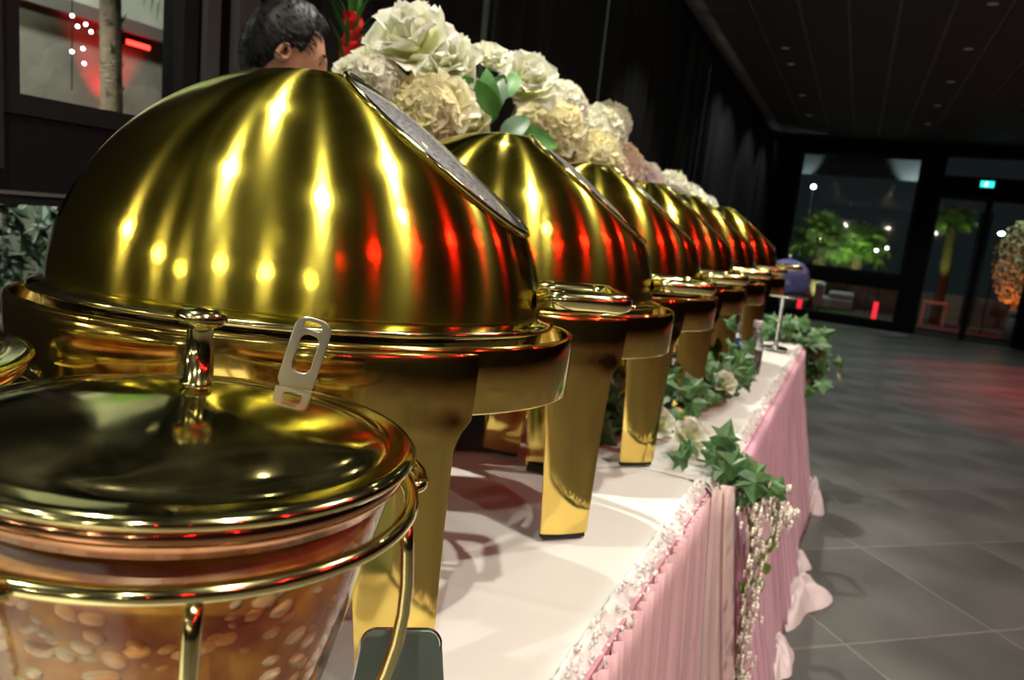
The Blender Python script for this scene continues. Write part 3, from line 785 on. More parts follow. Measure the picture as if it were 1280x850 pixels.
def petal_mat(name, c_in, c_out):
    m = mat(name, c_out, .55); b = bsdf(m)
    tc = nd(m, 'ShaderNodeTexCoord'); sp = nd(m, 'ShaderNodeSeparateXYZ'); mr = nd(m, 'ShaderNodeMapRange'); mr.inputs['From Max'].default_value = .07
    cr = nd(m, 'ShaderNodeValToRGB'); cr.color_ramp.elements[0].color = (*c_in, 1); cr.color_ramp.elements[1].color = (*c_out, 1); cr.color_ramp.elements[1].position = .8
    ln(m, tc, 'Object', sp, 0); ln(m, sp, 'Y', mr, 'Value'); ln(m, mr, 'Result', cr, 'Fac'); ln(m, cr, 'Color', b, 'Base Color')
    b.inputs['Subsurface Weight'].default_value = 0.0
    # thin cloth petals pass some light
    tr_ = nd(m, 'ShaderNodeBsdfTranslucent'); mx = nd(m, 'ShaderNodeMixShader'); mx.inputs[0].default_value = .28
    ln(m, cr, 'Color', tr_, 'Color'); out = [n for n in m.node_tree.nodes if n.type == 'OUTPUT_MATERIAL'][0]
    ln(m, b, 'BSDF', mx, 1); ln(m, tr_, 'BSDF', mx, 2); ln(m, mx, 'Shader', out, 'Surface')
    return m
pw = petal_mat('white_petal', (.70, .74, .34), (.86, .86, .76)); pc = petal_mat('cream_petal', (.78, .72, .25), (.86, .83, .62)); pp = petal_mat('peach_petal', (.82, .66, .36), (.88, .76, .68)); pk = petal_mat('blush_petal', (.82, .66, .55), (.88, .80, .78))
leaf_m = mat('green_leaf', (.07, .22, .04), .5); vary(leaf_m, (.03, .11, .02), (.07, .22, .04), 14); bsdf(leaf_m).inputs['Specular IOR Level'].default_value = .25
dleaf = mat('dark_leaf', (.02, .08, .02), .5)
stem_m = mat('stem', (.10, .20, .05), .5)
PM = {}
for nm, m_ in (('w', pw), ('c', pc), ('p', pp), ('k', pk)):
    PM[nm] = []
    for s in range(3):
        me = petal_mesh('petal_' + nm, .075, .072, .55, .0035, s); me.materials.append(m_); PM[nm].append(me)
def place(o, loc, direction, roll=0):
    q = Vector(direction).normalized().to_track_quat('Z', 'Y'); o.rotation_mode = 'QUATERNION'
    o.rotation_quaternion = q @ Matrix.Rotation(roll, 4, 'Z').to_quaternion(); o.location = loc
def peony(parent, loc, d, facing, col, seed, n=(5, 6, 7), name='flower'):
    rnd = random.Random(seed); f = empty(name); f.parent = parent; place(f, loc, facing, rnd.random() * 6)
    sc_ = d / .15
    for ring, cnt in enumerate(n):
        tilt = [62, 36, 10][ring] if len(n) == 3 else 40
        for k in range(cnt):
            o = link('petal', PM[col][rnd.randrange(3)], None, f)
            a = 2 * PI * (k + .5 * ring) / cnt + rnd.uniform(-.15, .15)
            t = math.radians(tilt + rnd.uniform(-9, 9))
            s = sc_ * [0.72, .9, 1.0][ring] * rnd.uniform(.9, 1.1)
            o.matrix_local = Matrix.Rotation(a, 4, 'Z') @ Matrix.Translation((0, .004, .012 * (2 - ring) * sc_)) @ Matrix.Rotation(t, 4, 'X') @ Matrix.Scale(s, 4)
    MB().ball((0, 0, .014 * sc_), .011 * sc_, 8).build('flower_centre', mat('stamens', (.75, .65, .15), .6), f)
    return f
def pompom(parent, loc, d, col, seed, n=230, name='flower'):
    """carnation or hydrangea head: one mesh of many small ruffled petals"""
    rnd = random.Random(seed); b = MB(); R = d / 2
    for i in range(n):
        ph = math.acos(1 - 2 * (i + .5) / n * .92); th = i * 2.39996
        dr = Vector((math.sin(ph) * math.cos(th), math.sin(ph) * math.sin(th), math.cos(ph)))
        q = (dr + Vector((rnd.uniform(-.35, .35), rnd.uniform(-.35, .35), rnd.uniform(-.35, .35)))).normalized().to_track_quat('Z', 'Y')
        q = q @ Matrix.Rotation(rnd.random() * 6, 4, 'Z').to_quaternion()
        s = R * rnd.uniform(.34, .5); r0 = R * rnd.uniform(.78, .98); c = dr * r0
        n0 = len(b.v)
        for j in range(3):
            for k in range(6):
                a = 2 * PI * k / 6; rr = [.18, .6, 1.0][j] * s * .62 * (1 + .2 * math.sin(2 * a + i))
                z = [-.5, -.15, .12][j] * s * .6 + (.10 * s * math.sin(3 * a + i) if j == 2 else 0)
                b.v.append(tuple(c + q @ Vector((rr * math.cos(a), rr * math.sin(a), z))))
        for j in range(2):
            for k in range(6): b.f.append((n0 + j * 6 + k, n0 + j * 6 + (k + 1) % 6, n0 + (j + 1) * 6 + (k + 1) % 6, n0 + (j + 1) * 6 + k))
        b.f.append(tuple(n0 + k for k in range(5, -1, -1)))
    b.ball((0, 0, 0), R * .72, 12)
    o = b.build(name, {'w': pom_w, 'c': pom_c, 'p': pom_p, 'k': pom_k}[col], parent, smooth=False); o.location = loc; return o
def pommat(name, c1, c2):
    m = mat(name, c2, .55); vary(m, c1, c2, 22, 2, lo=.3, hi=.6)
    tr_ = nd(m, 'ShaderNodeBsdfTranslucent'); tr_.inputs[0].default_value = (*c2, 1); mx = nd(m, 'ShaderNodeMixShader'); mx.inputs[0].default_value = .42
    out = [n for n in m.node_tree.nodes if n.type == 'OUTPUT_MATERIAL'][0]
    ln(m, bsdf(m), 'BSDF', mx, 1); ln(m, tr_, 'BSDF', mx, 2); ln(m, mx, 'Shader', out, 'Surface'); return m
pom_w = pommat('white_floret', (.78, .80, .50), (.88, .87, .78)); pom_c = pommat('cream_floret', (.82, .76, .36), (.88, .84, .62)); pom_p = pommat('peach_floret', (.84, .72, .42), (.88, .74, .66)); pom_k = pommat('blush_floret', (.84, .72, .62), (.88, .80, .78))
def leaf_mesh(name, L, W, m, fold=.25, bend=.3, lobes=0):
    def fn(u, v):
        s = (u - .5) * 2
        w = W / 2 * math.sin(PI * v ** .8) ** .8 if not lobes else W / 2 * (math.sin(PI * v ** .7) ** .6) * (1 + .55 * abs(math.sin(PI * lobes * v)))
        return (s * w, L * v, fold * abs(s) * w + bend * L * v * (1 - v) - bend * .5 * L * v * v)
    g = MB().grid(fn, 4, 10 if lobes else 7); me = bpy.data.meshes.new(name); me.from_pydata(g.v, [], g.f); me.polygons.foreach_set('use_smooth', [True] * len(me.polygons)); me.materials.append(m); me.update(); return me
big_leaf = leaf_mesh('big_leaf', .13, .055, leaf_m); dark_leaf_me = leaf_mesh('dark_leaf', .12, .05, dleaf)
def vase(parent, loc, h=.20):
    MB().lathe([(.0001, .001), (.05, .001), (.055, .01), (.045, .05), (.035, .10), (.045, h), (.043, h), (.033, .10), (.0001, .02)], 32).build('vase', gold, parent).location = loc
def arrangement(label, base, flowers, leaves):
    t = empty('flower_arrangement', base); tag(t, label, 'flowers', 'flower arrangements behind the chafing dishes')
    B = Vector(base); vase(t, (0, 0, 0))
    for i, (p, d, kind, col) in enumerate(flowers):
        l = Vector(p) - B
        fc = Vector((0.35, -0.55, 0.55)) + Vector((random.uniform(-.3, .3), random.uniform(-.3, .3), random.uniform(-.2, .3)))
        if kind == 'peony': peony(t, l, d, fc, col, i + int(p[1] * 100))
        else: pompom(t, l, d, col, i, int(140 + 600 * d))
        MB().tube([(l.x * .1, l.y * .1, .18), (l.x * .5, l.y * .5, .18 + (l.z - .18) * .55), tuple(l - Vector((.01, 0, .01)))], .0028, 6).build('stem', stem_m, t)
    for (p, dr, me, s) in leaves:
        o = link('leaf', me, None, t); place(o, Vector(p) - B, (0, 0, 1)); 
        d_ = Vector(dr).normalized(); side = d_.cross(Vector((.4, -.8, .3))).normalized(); nrm = side.cross(d_)
        o.rotation_quaternion = Matrix((side, d_, nrm)).transposed().to_quaternion(); o.scale = (s, s, s)
arrangement('big arrangement of white and cream silk flowers behind the two nearest chafing dishes', (-0.86, 1.45, ZT + .004), [
    ((-.80, 1.18, 1.485), .185, 'peony', 'w'), ((-.84, 1.36, 1.500), .150, 'peony', 'w'), ((-.84, 1.10, 1.415), .125, 'pom', 'w'),
    ((-.80, 1.28, 1.400), .150, 'peony', 'c'), ((-.76, 1.16, 1.38), .13, 'pom', 'c'), ((-.84, 1.53, 1.545), .110, 'peony', 'w'), ((-.82, 1.70, 1.525), .185, 'peony', 'w'),
    ((-.86, 1.46, 1.47), .11, 'peony', 'w'), ((-.82, 1.45, 1.385), .13, 'peony', 'c'), ((-.84, 2.00, 1.535), .150, 'pom', 'w'), ((-.80, 1.83, 1.43), .20, 'pom', 'c'), ((-.82, 2.27, 1.50), .18, 'pom', 'w'),
    ((-.84, 2.44, 1.555), .15, 'pom', 'w'), ((-.78, 2.12, 1.40), .19, 'pom', 'c'), ((-.80, 2.28, 1.37), .20, 'pom', 'p'), ((-.80, 2.48, 1.42), .17, 'pom', 'p'), ((-.79, 2.74, 1.375), .19, 'pom', 'k'), ((-.82, 2.60, 1.30), .17, 'pom', 'p'), ((-.84, 1.95, 1.33), .16, 'pom', 'c')],
    [((-.78, 1.46, 1.40), (-.1, -.1, 1), big_leaf, 1.0), ((-.78, 1.46, 1.42), (-.05, .35, .9), dark_leaf_me, 1.0), ((-.74, 1.42, 1.42), (-.2, -.5, .35), big_leaf, .9), ((-.76, 1.50, 1.38), (.5, .75, .1), big_leaf, 1.25),
     ((-.76, 1.48, 1.37), (.2, .5, .5), dark_leaf_me, 1.0), ((-.78, 1.52, 1.47), (-.1, .5, .6), big_leaf, .9), ((-.80, 1.33, 1.40), (-.3, -.2, .5), big_leaf, .6), ((-.80, 1.56, 1.40), (.3, .8, -.1), dark_leaf_me, .9)])
arrangement('small far arrangement of white flowers above the fourth and fifth chafing dishes', (-0.88, 3.75, ZT + .004), [
    ((-.80, 3.25, 1.40), .17, 'pom', 'w'), ((-.80, 3.50, 1.37), .20, 'peony', 'w'), ((-.80, 3.74, 1.36), .19, 'pom', 'w'), ((-.80, 4.04, 1.34), .20, 'peony', 'w'), ((-.84, 3.95, 1.25), .16, 'pom', 'w')],
    [((-.80, 3.50, 1.34), (.2, -.6, .5), big_leaf, .9), ((-.80, 3.35, 1.36), (.2, -.5, .5), big_leaf, .7)])

# red gladiolus with green foliage behind the person
gl = empty('red_flower_spray', (-1.30, 1.62, 0.0)); tag(gl, 'red flower spray with green foliage between the person and the white flowers', 'flowers')
MB().tube([(0, 0, 0.02), (0, 0, 1.70)], .004, 6).build('stem', stem_m, gl)
MB().lathe([(.0001, 0), (.09, 0), (.10, .3), (.08, .7), (.095, .72), (.085, .72), (.0001, .68)], 24).build('floor_vase', blk2, gl)
rp = mat('red_petal', (.75, .01, .02), .5); red_me = petal_mesh('red_petal', .05, .045, .6, .003, 4, 5, 5); red_me.materials.append(rp)
for k in range(26):
    o = link('petal', red_me, None, gl); a = k * 2.4
    o.matrix_local = Matrix.Translation((.008 * math.cos(a), .012 * math.sin(a), 1.52 + .0058 * k)) @ Matrix.Rotation(a, 4, 'Z') @ Matrix.Rotation(math.radians(60 - k), 4, 'X') @ Matrix.Scale(1.1 - .012 * k, 4)
thin_leaf = leaf_mesh('thin_leaf', .14, .014, leaf_m, .2, .15)
for k in range(46):
    o = link('leaf', thin_leaf, None, gl); a = k * 2.4 + .3
    o.matrix_local = Matrix.Translation((.01 * math.cos(a), .01 * math.sin(a), 1.36 + .0085 * k)) @ Matrix.Rotation(a, 4, 'Z') @ Matrix.Rotation(math.radians(48 + (k % 5) * 8), 4, 'X')

# ivy on the table
ivy_m = mat('ivy', (.09, .22, .06), .42); vary(ivy_m, (.02, .075, .02), (.09, .22, .07), 30)
def ivy_leaf(seed):
    pts = [(0, 0), (.35, -.12), (.62, .10), (.38, .30), (.72, .55), (.34, .58), (.0, 1.15), (-.34, .58), (-.72, .55), (-.38, .30), (-.62, .10), (-.35, -.12)]
    s = .05; v = [(0, .35 * s, .006)] + [(x * s, y * s, -.006 * abs(x) + .004 * math.sin(5 * y + seed)) for x, y in pts]
    f = [(0, i, i % 12 + 1) for i in range(1, 13)]
    me = bpy.data.meshes.new('ivy_leaf'); me.from_pydata(v, [], f); me.materials.append(ivy_m); me.update(); return me
ivy_me = [ivy_leaf(s) for s in range(3)]
def garland(label, path, nleaf, spread, size, meshes, seed, lift=0.0, cat='garland', name='ivy_garland', group=None):
    rnd = random.Random(seed); t = empty(name, path[0]); tag(t, label, cat, group); P0 = Vector(path[0])
    MB().tube([Vector(p) - P0 for p in path], .0025, 6).build('vine', stem_m, t)
    for k in range(nleaf):
        u = (k + rnd.random()) / nleaf * (len(path) - 1); i = min(int(u), len(path) - 2); p = Vector(path[i]).lerp(Vector(path[i + 1]), u - i) - P0
        o = link('leaf', rnd.choice(meshes), None, t)
        off = Vector((rnd.gauss(0, spread[0]), rnd.gauss(0, spread[1]), abs(rnd.gauss(0, spread[2])) + lift))
        nrm = Vector((.5 + rnd.uniform(-.6, .6), -.9 + rnd.uniform(-.6, .6), .6 + rnd.uniform(-.5, .6))).normalized()
        o.rotation_mode = 'QUATERNION'; o.rotation_quaternion = nrm.to_track_quat('Z', 'Y') @ Matrix.Rotation(rnd.random() * 6.28, 4, 'Z').to_quaternion()
        o.location = p + off; s = size * rnd.uniform(.7, 1.25); o.scale = (s, s, s)
    return t
garland('green ivy garland lying on the rear tablecloth between gold legs and the table edge', [(-.44, 1.48, .765), (-.37, 1.62, .78), (-.33, 1.80, .785), (-.31, 2.0, .79), (-.28, 2.12, .79), (-.27, 2.2, .785)], 150, (.030, .06, .055), .88, ivy_me, 3, .004)
garland('ivy sprig hanging over the table corner with white flowers', [(-.22, 1.42, .775), (-.16, 1.44, .77), (-.118, 1.45, .74), (-.105, 1.46, .70)], 26, (.018, .03, .018), .95, ivy_me, 5)
# white blossoms lying at the table corner
for (x, y, z, d, lab) in ((-.335, 1.56, .79, .075, 'white silk blossom lying on the cloth under the ivy, left one'), (-.262, 1.52, .785, .085, 'white silk blossom lying on the cloth at the table corner'), (-.265, 1.95, .83, .07, 'small pinkish white blossom in the ivy beside the table edge')):
    t = empty('blossom', (x, y, z)); tag(t, lab, 'flower', 'white blossoms in the ivy')
    peony(t, (0, 0, 0), d, (.35, -.5, .6), 'w', int(y * 100), n=(4, 5, 5)); 
# trailing sprigs of tiny white flowers down the corner
floret_m = mat('tiny_white_floret', (.85, .80, .72), .6); 
def sprig(label, path, n, seed, spread=.019, r=.0075):
    rnd = random.Random(seed); t = empty('flower_sprig', path[0]); tag(t, label, 'flower sprig', 'white sprigs trailing at the table corner'); P0 = Vector(path[0])
    MB().tube([Vector(p) - P0 for p in path], .0022, 6).build('stem', mat('yellow_stem', (.42, .36, .08), .5), t)
    b = MB(); tw = MB()
    for k in range(n):
        u = rnd.random() * (len(path) - 1); i = min(int(u), len(path) - 2); p = Vector(path[i]).lerp(Vector(path[i + 1]), u - i) - P0
        c = p + Vector((abs(rnd.gauss(0, spread)) * .7, rnd.gauss(0, spread * 2.0), rnd.gauss(0, spread)))
        tw.tube([p, c], .0007, 4)
        for j in range(4):
            a = j * PI / 2 + k; b.ball((c.x, c.y + r * .7 * math.cos(a), c.z + r * .7 * math.sin(a)), r * rnd.uniform(.5, .75), 6, (.6, 1, 1))
    o = b.build('florets', floret_m, t, smooth=False); o['kind'] = 'stuff'
    tw.build('twigs', stem_m, t)['kind'] = 'stuff'
    return t
sprig('long sprig of tiny white flowers trailing down the corner between the table skirts', [(-.128, 1.435, .73), (-.098, 1.435, .66), (-.088, 1.44, .58), (-.093, 1.44, .50), (-.085, 1.43, .42), (-.082, 1.43, .33), (-.075, 1.43, .24)], 230, 1)
sprig('short sprig of white florets curving to the right over the mauve skirt', [(-.100, 1.45, .71), (-.072, 1.50, .69), (-.055, 1.56, .655), (-.050, 1.60, .62)], 90, 2)
bright_leaf = leaf_mesh('bright_leaf', .055, .024, mat('bright_green_leaf', (.22, .45, .05), .4), .2, .2)
t = empty('leaf_sprig', (-.095, 1.445, .505)); tag(t, 'sprig of bright green leaves on the trailing white flowers at the table corner', 'leaf sprig')
MB().tube([(0, 0, 0), (.012, .05, .008), (.020, .10, .035), (.022, .13, .06)], .0016, 6).build('stem', mat('lime_stem', (.40, .42, .06), .5), t)
for (p, d) in (((.012, .05, .008), (-.1, -.5, .8)), ((.018, .09, .03), (.1, -.35, .9)), ((.022, .13, .06), (.35, .8, .45)), ((.022, .12, .055), (.3, .3, 1)), ((.020, .10, .035), (.5, .9, -.5)), ((.018, .085, .02), (.25, .35, -1)), ((.008, .03, .0), (-.2, -.6, .5))):
    o = link('leaf', bright_leaf, None, t); d_ = Vector(d).normalized(); sd = d_.cross(Vector((.6, -.8, .2))).normalized(); nr_ = sd.cross(d_)
    o.rotation_mode = 'QUATERNION'; o.rotation_quaternion = Matrix((sd, d_, nr_)).transposed().to_quaternion(); o.location = p
# far greenery
mix_me = ivy_me + [leaf_mesh('pale_tip_leaf', .06, .02, mat('pale_green_leaf', (.38, .42, .22), .5), .2, .3)]
garland('bushy garland with white-tipped leaves at the far corner of the rear table', [(-.36, 3.70, .775), (-.26, 3.76, .79), (-.17, 3.80, .785), (-.115, 3.82, .72), (-.10, 3.82, .62), (-.105, 3.82, .52)], 150, (.035, .035, .03), 1.2, mix_me, 8)

# ================================================================== PERSON behind the row
skin = mat('skin', (.55, .29, .19), .5); hair_m = mat('black_hair', (.006, .006, .0065), .5, **{'Specular IOR Level': .22}); shirt = mat('dark_shirt', (.02, .02, .025), .8)
def person():
    t = empty('person', (-1.31, 1.305, 0), math.radians(48))      # faces local +x
    tag(t, 'person with short black hair bending down behind the nearest chafing dish', 'person')
    # body as one skinned surface
    V = [(0, 0, .88), (0, 0, 1.05), (.01, 0, 1.22), (.02, 0, 1.34), (.035, 0, 1.42), (.055, 0, 1.47),
         (0, .085, .84), (.01, .09, .47), (0, .095, .07), (.10, .10, .03), (0, -.085, .84), (.01, -.09, .47), (0, -.095, .07), (.10, -.10, .03),
         (.01, .15, 1.33), (.02, .185, 1.08), (.14, .16, .93), (.20, .14, .90), (.01, -.15, 1.33), (.02, -.185, 1.08), (.14, -.16, .93), (.20, -.14, .90)]
    Ed = [(0, 1), (1, 2), (2, 3), (3, 4), (4, 5), (0, 6), (6, 7), (7, 8), (8, 9), (0, 10), (10, 11), (11, 12), (12, 13), (3, 14), (14, 15), (15, 16), (16, 17), (3, 18), (18, 19), (19, 20), (20, 21)]
    Rr = [.11, .105, .115, .085, .045, .045, .085, .055, .038, .032, .085, .055, .038, .032, .05, .038, .028, .022, .05, .038, .028, .022]
    me = bpy.data.meshes.new('body'); me.from_pydata(V, Ed, []); me.update()
    o = link('body', me, shirt, t)
    sk = o.modifiers.new('skin', 'SKIN'); o.modifiers.new('sub', 'SUBSURF').levels = 2
    for i, r in enumerate(Rr): me.skin_vertices[0].data[i].radius = (r * (.8 if i < 4 else 1), r * (1.25 if i < 4 else 1)); 
    me.skin_vertices[0].data[0].use_root = True
    o.modifiers['sub'].render_levels = 2
    # head : shaped sphere
    hd = []; n, m = 64, 48
    def headp(th, ph):
        # th azimuth (0 = face), ph polar from top
        x = math.sin(ph) * math.cos(th); y = math.sin(ph) * math.sin(th); z = math.cos(ph)
        X, Y, Z = x * .098, y * .074, z * .118
        if z < 0: X *= 1 + .10 * z; Y *= 1 + .28 * z * 1
        f = max(0, x)
        side = math.exp(-(y / .28) ** 2)
        # brow, eye hollow, nose, lips, chin
        X += f * side * (.007 * math.exp(-((z - .18) / .12) ** 2))
        X -= f * .010 * math.exp(-((z - .02) / .10) ** 2) * math.exp(-((abs(y) - .36) / .16) ** 2)
        X += .024 * math.exp(-(y / .13) ** 2) * math.exp(-((z + .22) / .13) ** 2) * (x > 0) + .010 * math.exp(-(y / .11) ** 2) * math.exp(-((z + .02) / .14) ** 2) * (x > 0)
        X += .008 * math.exp(-(y / .24) ** 2) * math.exp(-((z + .50) / .07) ** 2) * (x > 0) + .007 * math.exp(-(y / .22) ** 2) * math.exp(-((z + .62) / .05) ** 2) * (x > 0)
        X += .012 * math.exp(-(y / .3) ** 2) * math.exp(-((z + .86) / .12) ** 2) * (x > 0)
        return (X, Y, Z)
    v = [headp(2 * PI * k / n, PI * j / m) for j in range(m + 1) for k in range(n)]
    f = [(j * n + k, (j + 1) * n + k, (j + 1) * n + (k + 1) % n, j * n + (k + 1) % n) for j in range(m) for k in range(n)]
    H = Matrix.Translation((.060, 0, 1.530)) @ Matrix.Rotation(math.radians(14), 4, 'Y') @ Matrix.Scale(.86, 4)
    head = mk('head', v, f, skin, t); head.matrix_local = H
    for s in (1, -1):
        ear = MB().grid(lambda u, w: ((-.012 + .018 * math.cos(2 * PI * u) * (1 - .25 * math.sin(2 * PI * u))) * (w * .6 + .4) - .002, s * (.070 + .014 * math.sin(PI * w) + .004), .030 * math.sin(2 * PI * u) * (w * .7 + .3) - .012), 24, 6).build('ear', skin, head)
        solid(ear, .004, 0)
        MB().ball((.073, s * .028, .004), .0125, 14).build('eye', mat('eye_white', (.6, .58, .55), .2), head)
        MB().ball((.0835, s * .029, .004), .0045, 10).build('iris', mat('iris', (.02, .012, .01), .1), head)
        MB().tube([(.092, s * .012, .024), (.095, s * .028, .029), (.086, s * .046, .025)], .0028, 6).build('eyebrow', hair_m, head)
    MB().tube([(.098, -.020, -.064), (.103, 0, -.063), (.098, .020, -.064)], .0035, 8).build('lips', mat('lips', (.42, .16, .13), .4), head)
    # hair cap with tufted surface
    hv = []; 
    for j in range(m + 1):
        for k in range(n):
            th = 2 * PI * k / n; ph = PI * j / m
            p = Vector(headp(th, ph)); a = abs((th + PI) % (2 * PI) - PI)
            # hairline : forehead high, sides to the ear, nape low
            lim = np.interp(a, [0, .55, .95, 1.25, 1.45, 1.7, 2.2, PI], [.62, .66, .95, 1.62, 1.50, 1.75, 2.25, 2.3]) * .98
            if ph > lim: ph = lim
            x = math.sin(ph) * math.cos(th); y = math.sin(ph) * math.sin(th); z = math.cos(ph)
            q = Vector((x * .098 * (1 if x > 0 else 1), y * .076 * (1 - .25 * max(0, -z)), z * .118))
            e = min(1, max(0, (lim - PI * j / m)) / .25)
            th_ = .002 + e * (.016 + .009 * max(0, z)) + e * .0035 * math.sin(17 * th + 3 * math.sin(7 * ph)) * math.sin(11 * ph + 2 * th)
            hv.append(tuple(q + Vector((x / .098, y / .076, z / .118)).normalized() * th_))
    hair = mk('hair', hv, f, hair_m, head)
    st_ = MB(); rnd = random.Random(4)
    for _ in range(520):
        th = rnd.uniform(-PI, PI); a = abs(th); lim = np.interp(a, [0, .55, .95, 1.25, 1.45, 1.7, 2.2, PI], [.62, .66, .95, 1.62, 1.50, 1.75, 2.25, 2.3]) * .98
        ph = lim * math.sqrt(rnd.random()) * .97
        x = math.sin(ph) * math.cos(th); y = math.sin(ph) * math.sin(th); z = math.cos(ph)
        nn = Vector((x / .098, y / .076, z / .118)).normalized(); q = Vector((x * .098, y * .076 * (1 - .25 * max(0, -z)), z * .118)) + nn * .014
        fw_ = Vector((1.0, y * .6, -.4)); tg_ = (fw_ - nn * fw_.dot(nn)).normalized(); L = rnd.uniform(.018, .034)
        st_.tube([q, q + tg_ * L * .5 + nn * .010, q + tg_ * L + nn * .006], [.0022, .0016, .0004], 4, cap=False)
    st_.build('hair_strands', hair_m, hair)['kind'] = 'stuff'
    # hands, five fingers each
    for s in (1, -1):
        hb = MB(); c = Vector((.215, s * .137, .895)); hb.ball(tuple(c), .030, 12, (1.15, .9, .45))
        for i in range(4):
            y = s * (.137 + (i - 1.5) * .016); L = [.058, .066, .062, .048][i]
            hb.tube([(c.x + .015, y, .897), (c.x + .03 + L * .3, y, .899), (c.x + .03 + L * .75, y, .889), (c.x + .03 + L, y, .878)], [.009, .0085, .0075, .006], 8)
        hb.tube([(c.x - .012, s * .118, .893), (c.x + .012, s * .100, .886), (c.x + .036, s * .094, .878)], [.010, .009, .007], 8)
        hb.build('hand', skin, t)
    return t
person()

# ================================================================== OUTSIDE
grnd = mat('outdoor_paving', (.10, .10, .09), .8)
o = MB().box(-9, -1.9, -4, 24, -.2, -.02).box(-1.9, 9, 13.95, 24, -.2, -.02).build('ground', grnd, smooth=False); struct(o)
render_m = mat('grey_render', (.20, .20, .17), .9); vary(render_m, (.14, .14, .12), (.24, .24, .20), 3, 5)
up_m = mat('pale_render', (.36, .37, .32), .9); vary(up_m, (.28, .29, .25), (.40, .41, .36), 3, 5)
wl = empty('garden_wall', (-4.1, 0, 0)); struct(wl)
MB().box(-.1, .1, -2, 9, -.02, 2.02).build('wall_face', render_m, wl, smooth=False)
MB().box(-.13, .16, -2, 9, 2.02, 2.09).build('coping', mat('coping', (.12, .12, .11), .7), wl, smooth=False)
MB().box(-.8, -.6, -2, 9, 1.6, 4.5).build('upper_wall', up_m, wl, smooth=False)
trunk_m = mat('palm_trunk', (.09, .065, .04), .9); bump(trunk_m, 40, .8, .02, stretch=(1, 1, 4)); 
frond_m = mat('palm_frond', (.14, .30, .05), .5); vary(frond_m, (.09, .22, .04), (.28, .42, .10), 3)
def fan_leaf_mesh(seed, m):
    b = MB(); rnd = random.Random(seed); n = 26
    b.tube([(0, 0, 0), (0, .35, .05)], .008, 5)
    for k in range(n):
        a = math.radians(-115 + 230 * k / (n - 1)); L = .42 * (1 - .18 * abs(a) / 2); w = .016
        d = Vector((math.sin(a), math.cos(a), 0)); s = Vector((d.y, -d.x, 0)); c = Vector((0, .35, .05)); dr = rnd.uniform(.06, .22)
        p1 = c + d * L * .55 + Vector((0, 0, .02)); p2 = c + d * L + Vector((0, 0, -dr))
        b.add([c, p1 + s * w, p2, p1 - s * w, p1 + Vector((0, 0, -.008))], [(0, 4, 1), (1, 4, 2), (0, 3, 4), (4, 3, 2)])
    me = bpy.data.meshes.new('frond'); me.from_pydata(b.v, [], b.f); me.materials.append(m); me.update(); return me
fr_me = [fan_leaf_mesh(s, frond_m) for s in range(3)]
def palm(x, y, h, r, s, n, label, seed, z0=-.02):
    rnd = random.Random(seed); t = empty('palm_tree', (x, y, z0)); tag(t, label, 'palm', 'palms outside the windows')
    tb = MB(); pts = [(0.02 * math.sin(z * 2), 0, z) for z in np.linspace(0, h, 14)]; tb.tube(pts, [r * (1.15 - .2 * i / 13) for i in range(14)], 12)
    for k in range(int(h * 42)):
        a = k * 2.4; z = k / 42; tb.add([(r * .95 * math.cos(a), r * .95 * math.sin(a), z), (r * 1.35 * math.cos(a), r * 1.35 * math.sin(a), z + .05), (r * .95 * math.cos(a + .6), r * .95 * math.sin(a + .6), z + .01)], [(0, 1, 2)])
    tb.build('trunk', trunk_m, t)
    for k in range(n):
        o = link('frond', fr_me[k % 3], None, t); a = k * 2.39996; el = math.radians(72 - 105 * (k / n))
        o.matrix_local = Matrix.Translation((0, 0, h)) @ Matrix.Rotation(a, 4, 'Z') @ Matrix.Rotation(el, 4, 'X') @ Matrix.Scale(s * rnd.uniform(.85, 1.1), 4)
palm(-3.05, 2.19, 2.26, .043, .62, 22, 'palm with rough trunk outside the left window, lit red at its foot', 1)
palm(-0.72, 16.4, 1.35, .13, 1.0, 30, 'green fan palm outside the big far window, left of the two', 2)
palm(0.0, 17.5, 1.30, .11, 1.0, 30, 'green fan palm outside the big far window, right of the two', 3)
palm(1.62, 17.0, 2.05, .09, .6, 22, 'small palm with bright green top seen through the left glass door', 4)
palm(-2.6, 6.3, 1.45, .10, .8, 30, 'palm glimpsed in narrow strips between the dark curtains', 5)
palm(-2.7, 7.4, 1.5, .10, .8, 28, 'second palm glimpsed between the dark curtains, nearer the far wall', 6)
# dark hedge seen through the low left pane
hd_ = empty('hedge', (-2.9, 1.9, -.02)); tag(hd_, 'dark green hedge seen through the low pane at the left edge', 'hedge')
hb_ = MB(); rnd = random.Random(12)
for _ in range(5000):
    c = Vector((rnd.uniform(-.25, .25), rnd.uniform(-1.4, 1.4), rnd.uniform(.1, 1.12))); q = Matrix.Rotation(rnd.random() * 6, 3, Vector((rnd.random() + .1, rnd.random(), rnd.random()))); k_ = rnd.uniform(.03, .055)
    hb_.add([c + q @ Vector(p) * k_ for p in ((0, -1, 0), (.4, 0, .1), (0, 1, 0), (-.4, 0, .1))], [(0, 1, 2, 3)])
hl = hb_.build('foliage', mat('hedge_leaf', (.03, .05, .03), .6), hd_, smooth=False); hl['kind'] = 'stuff'
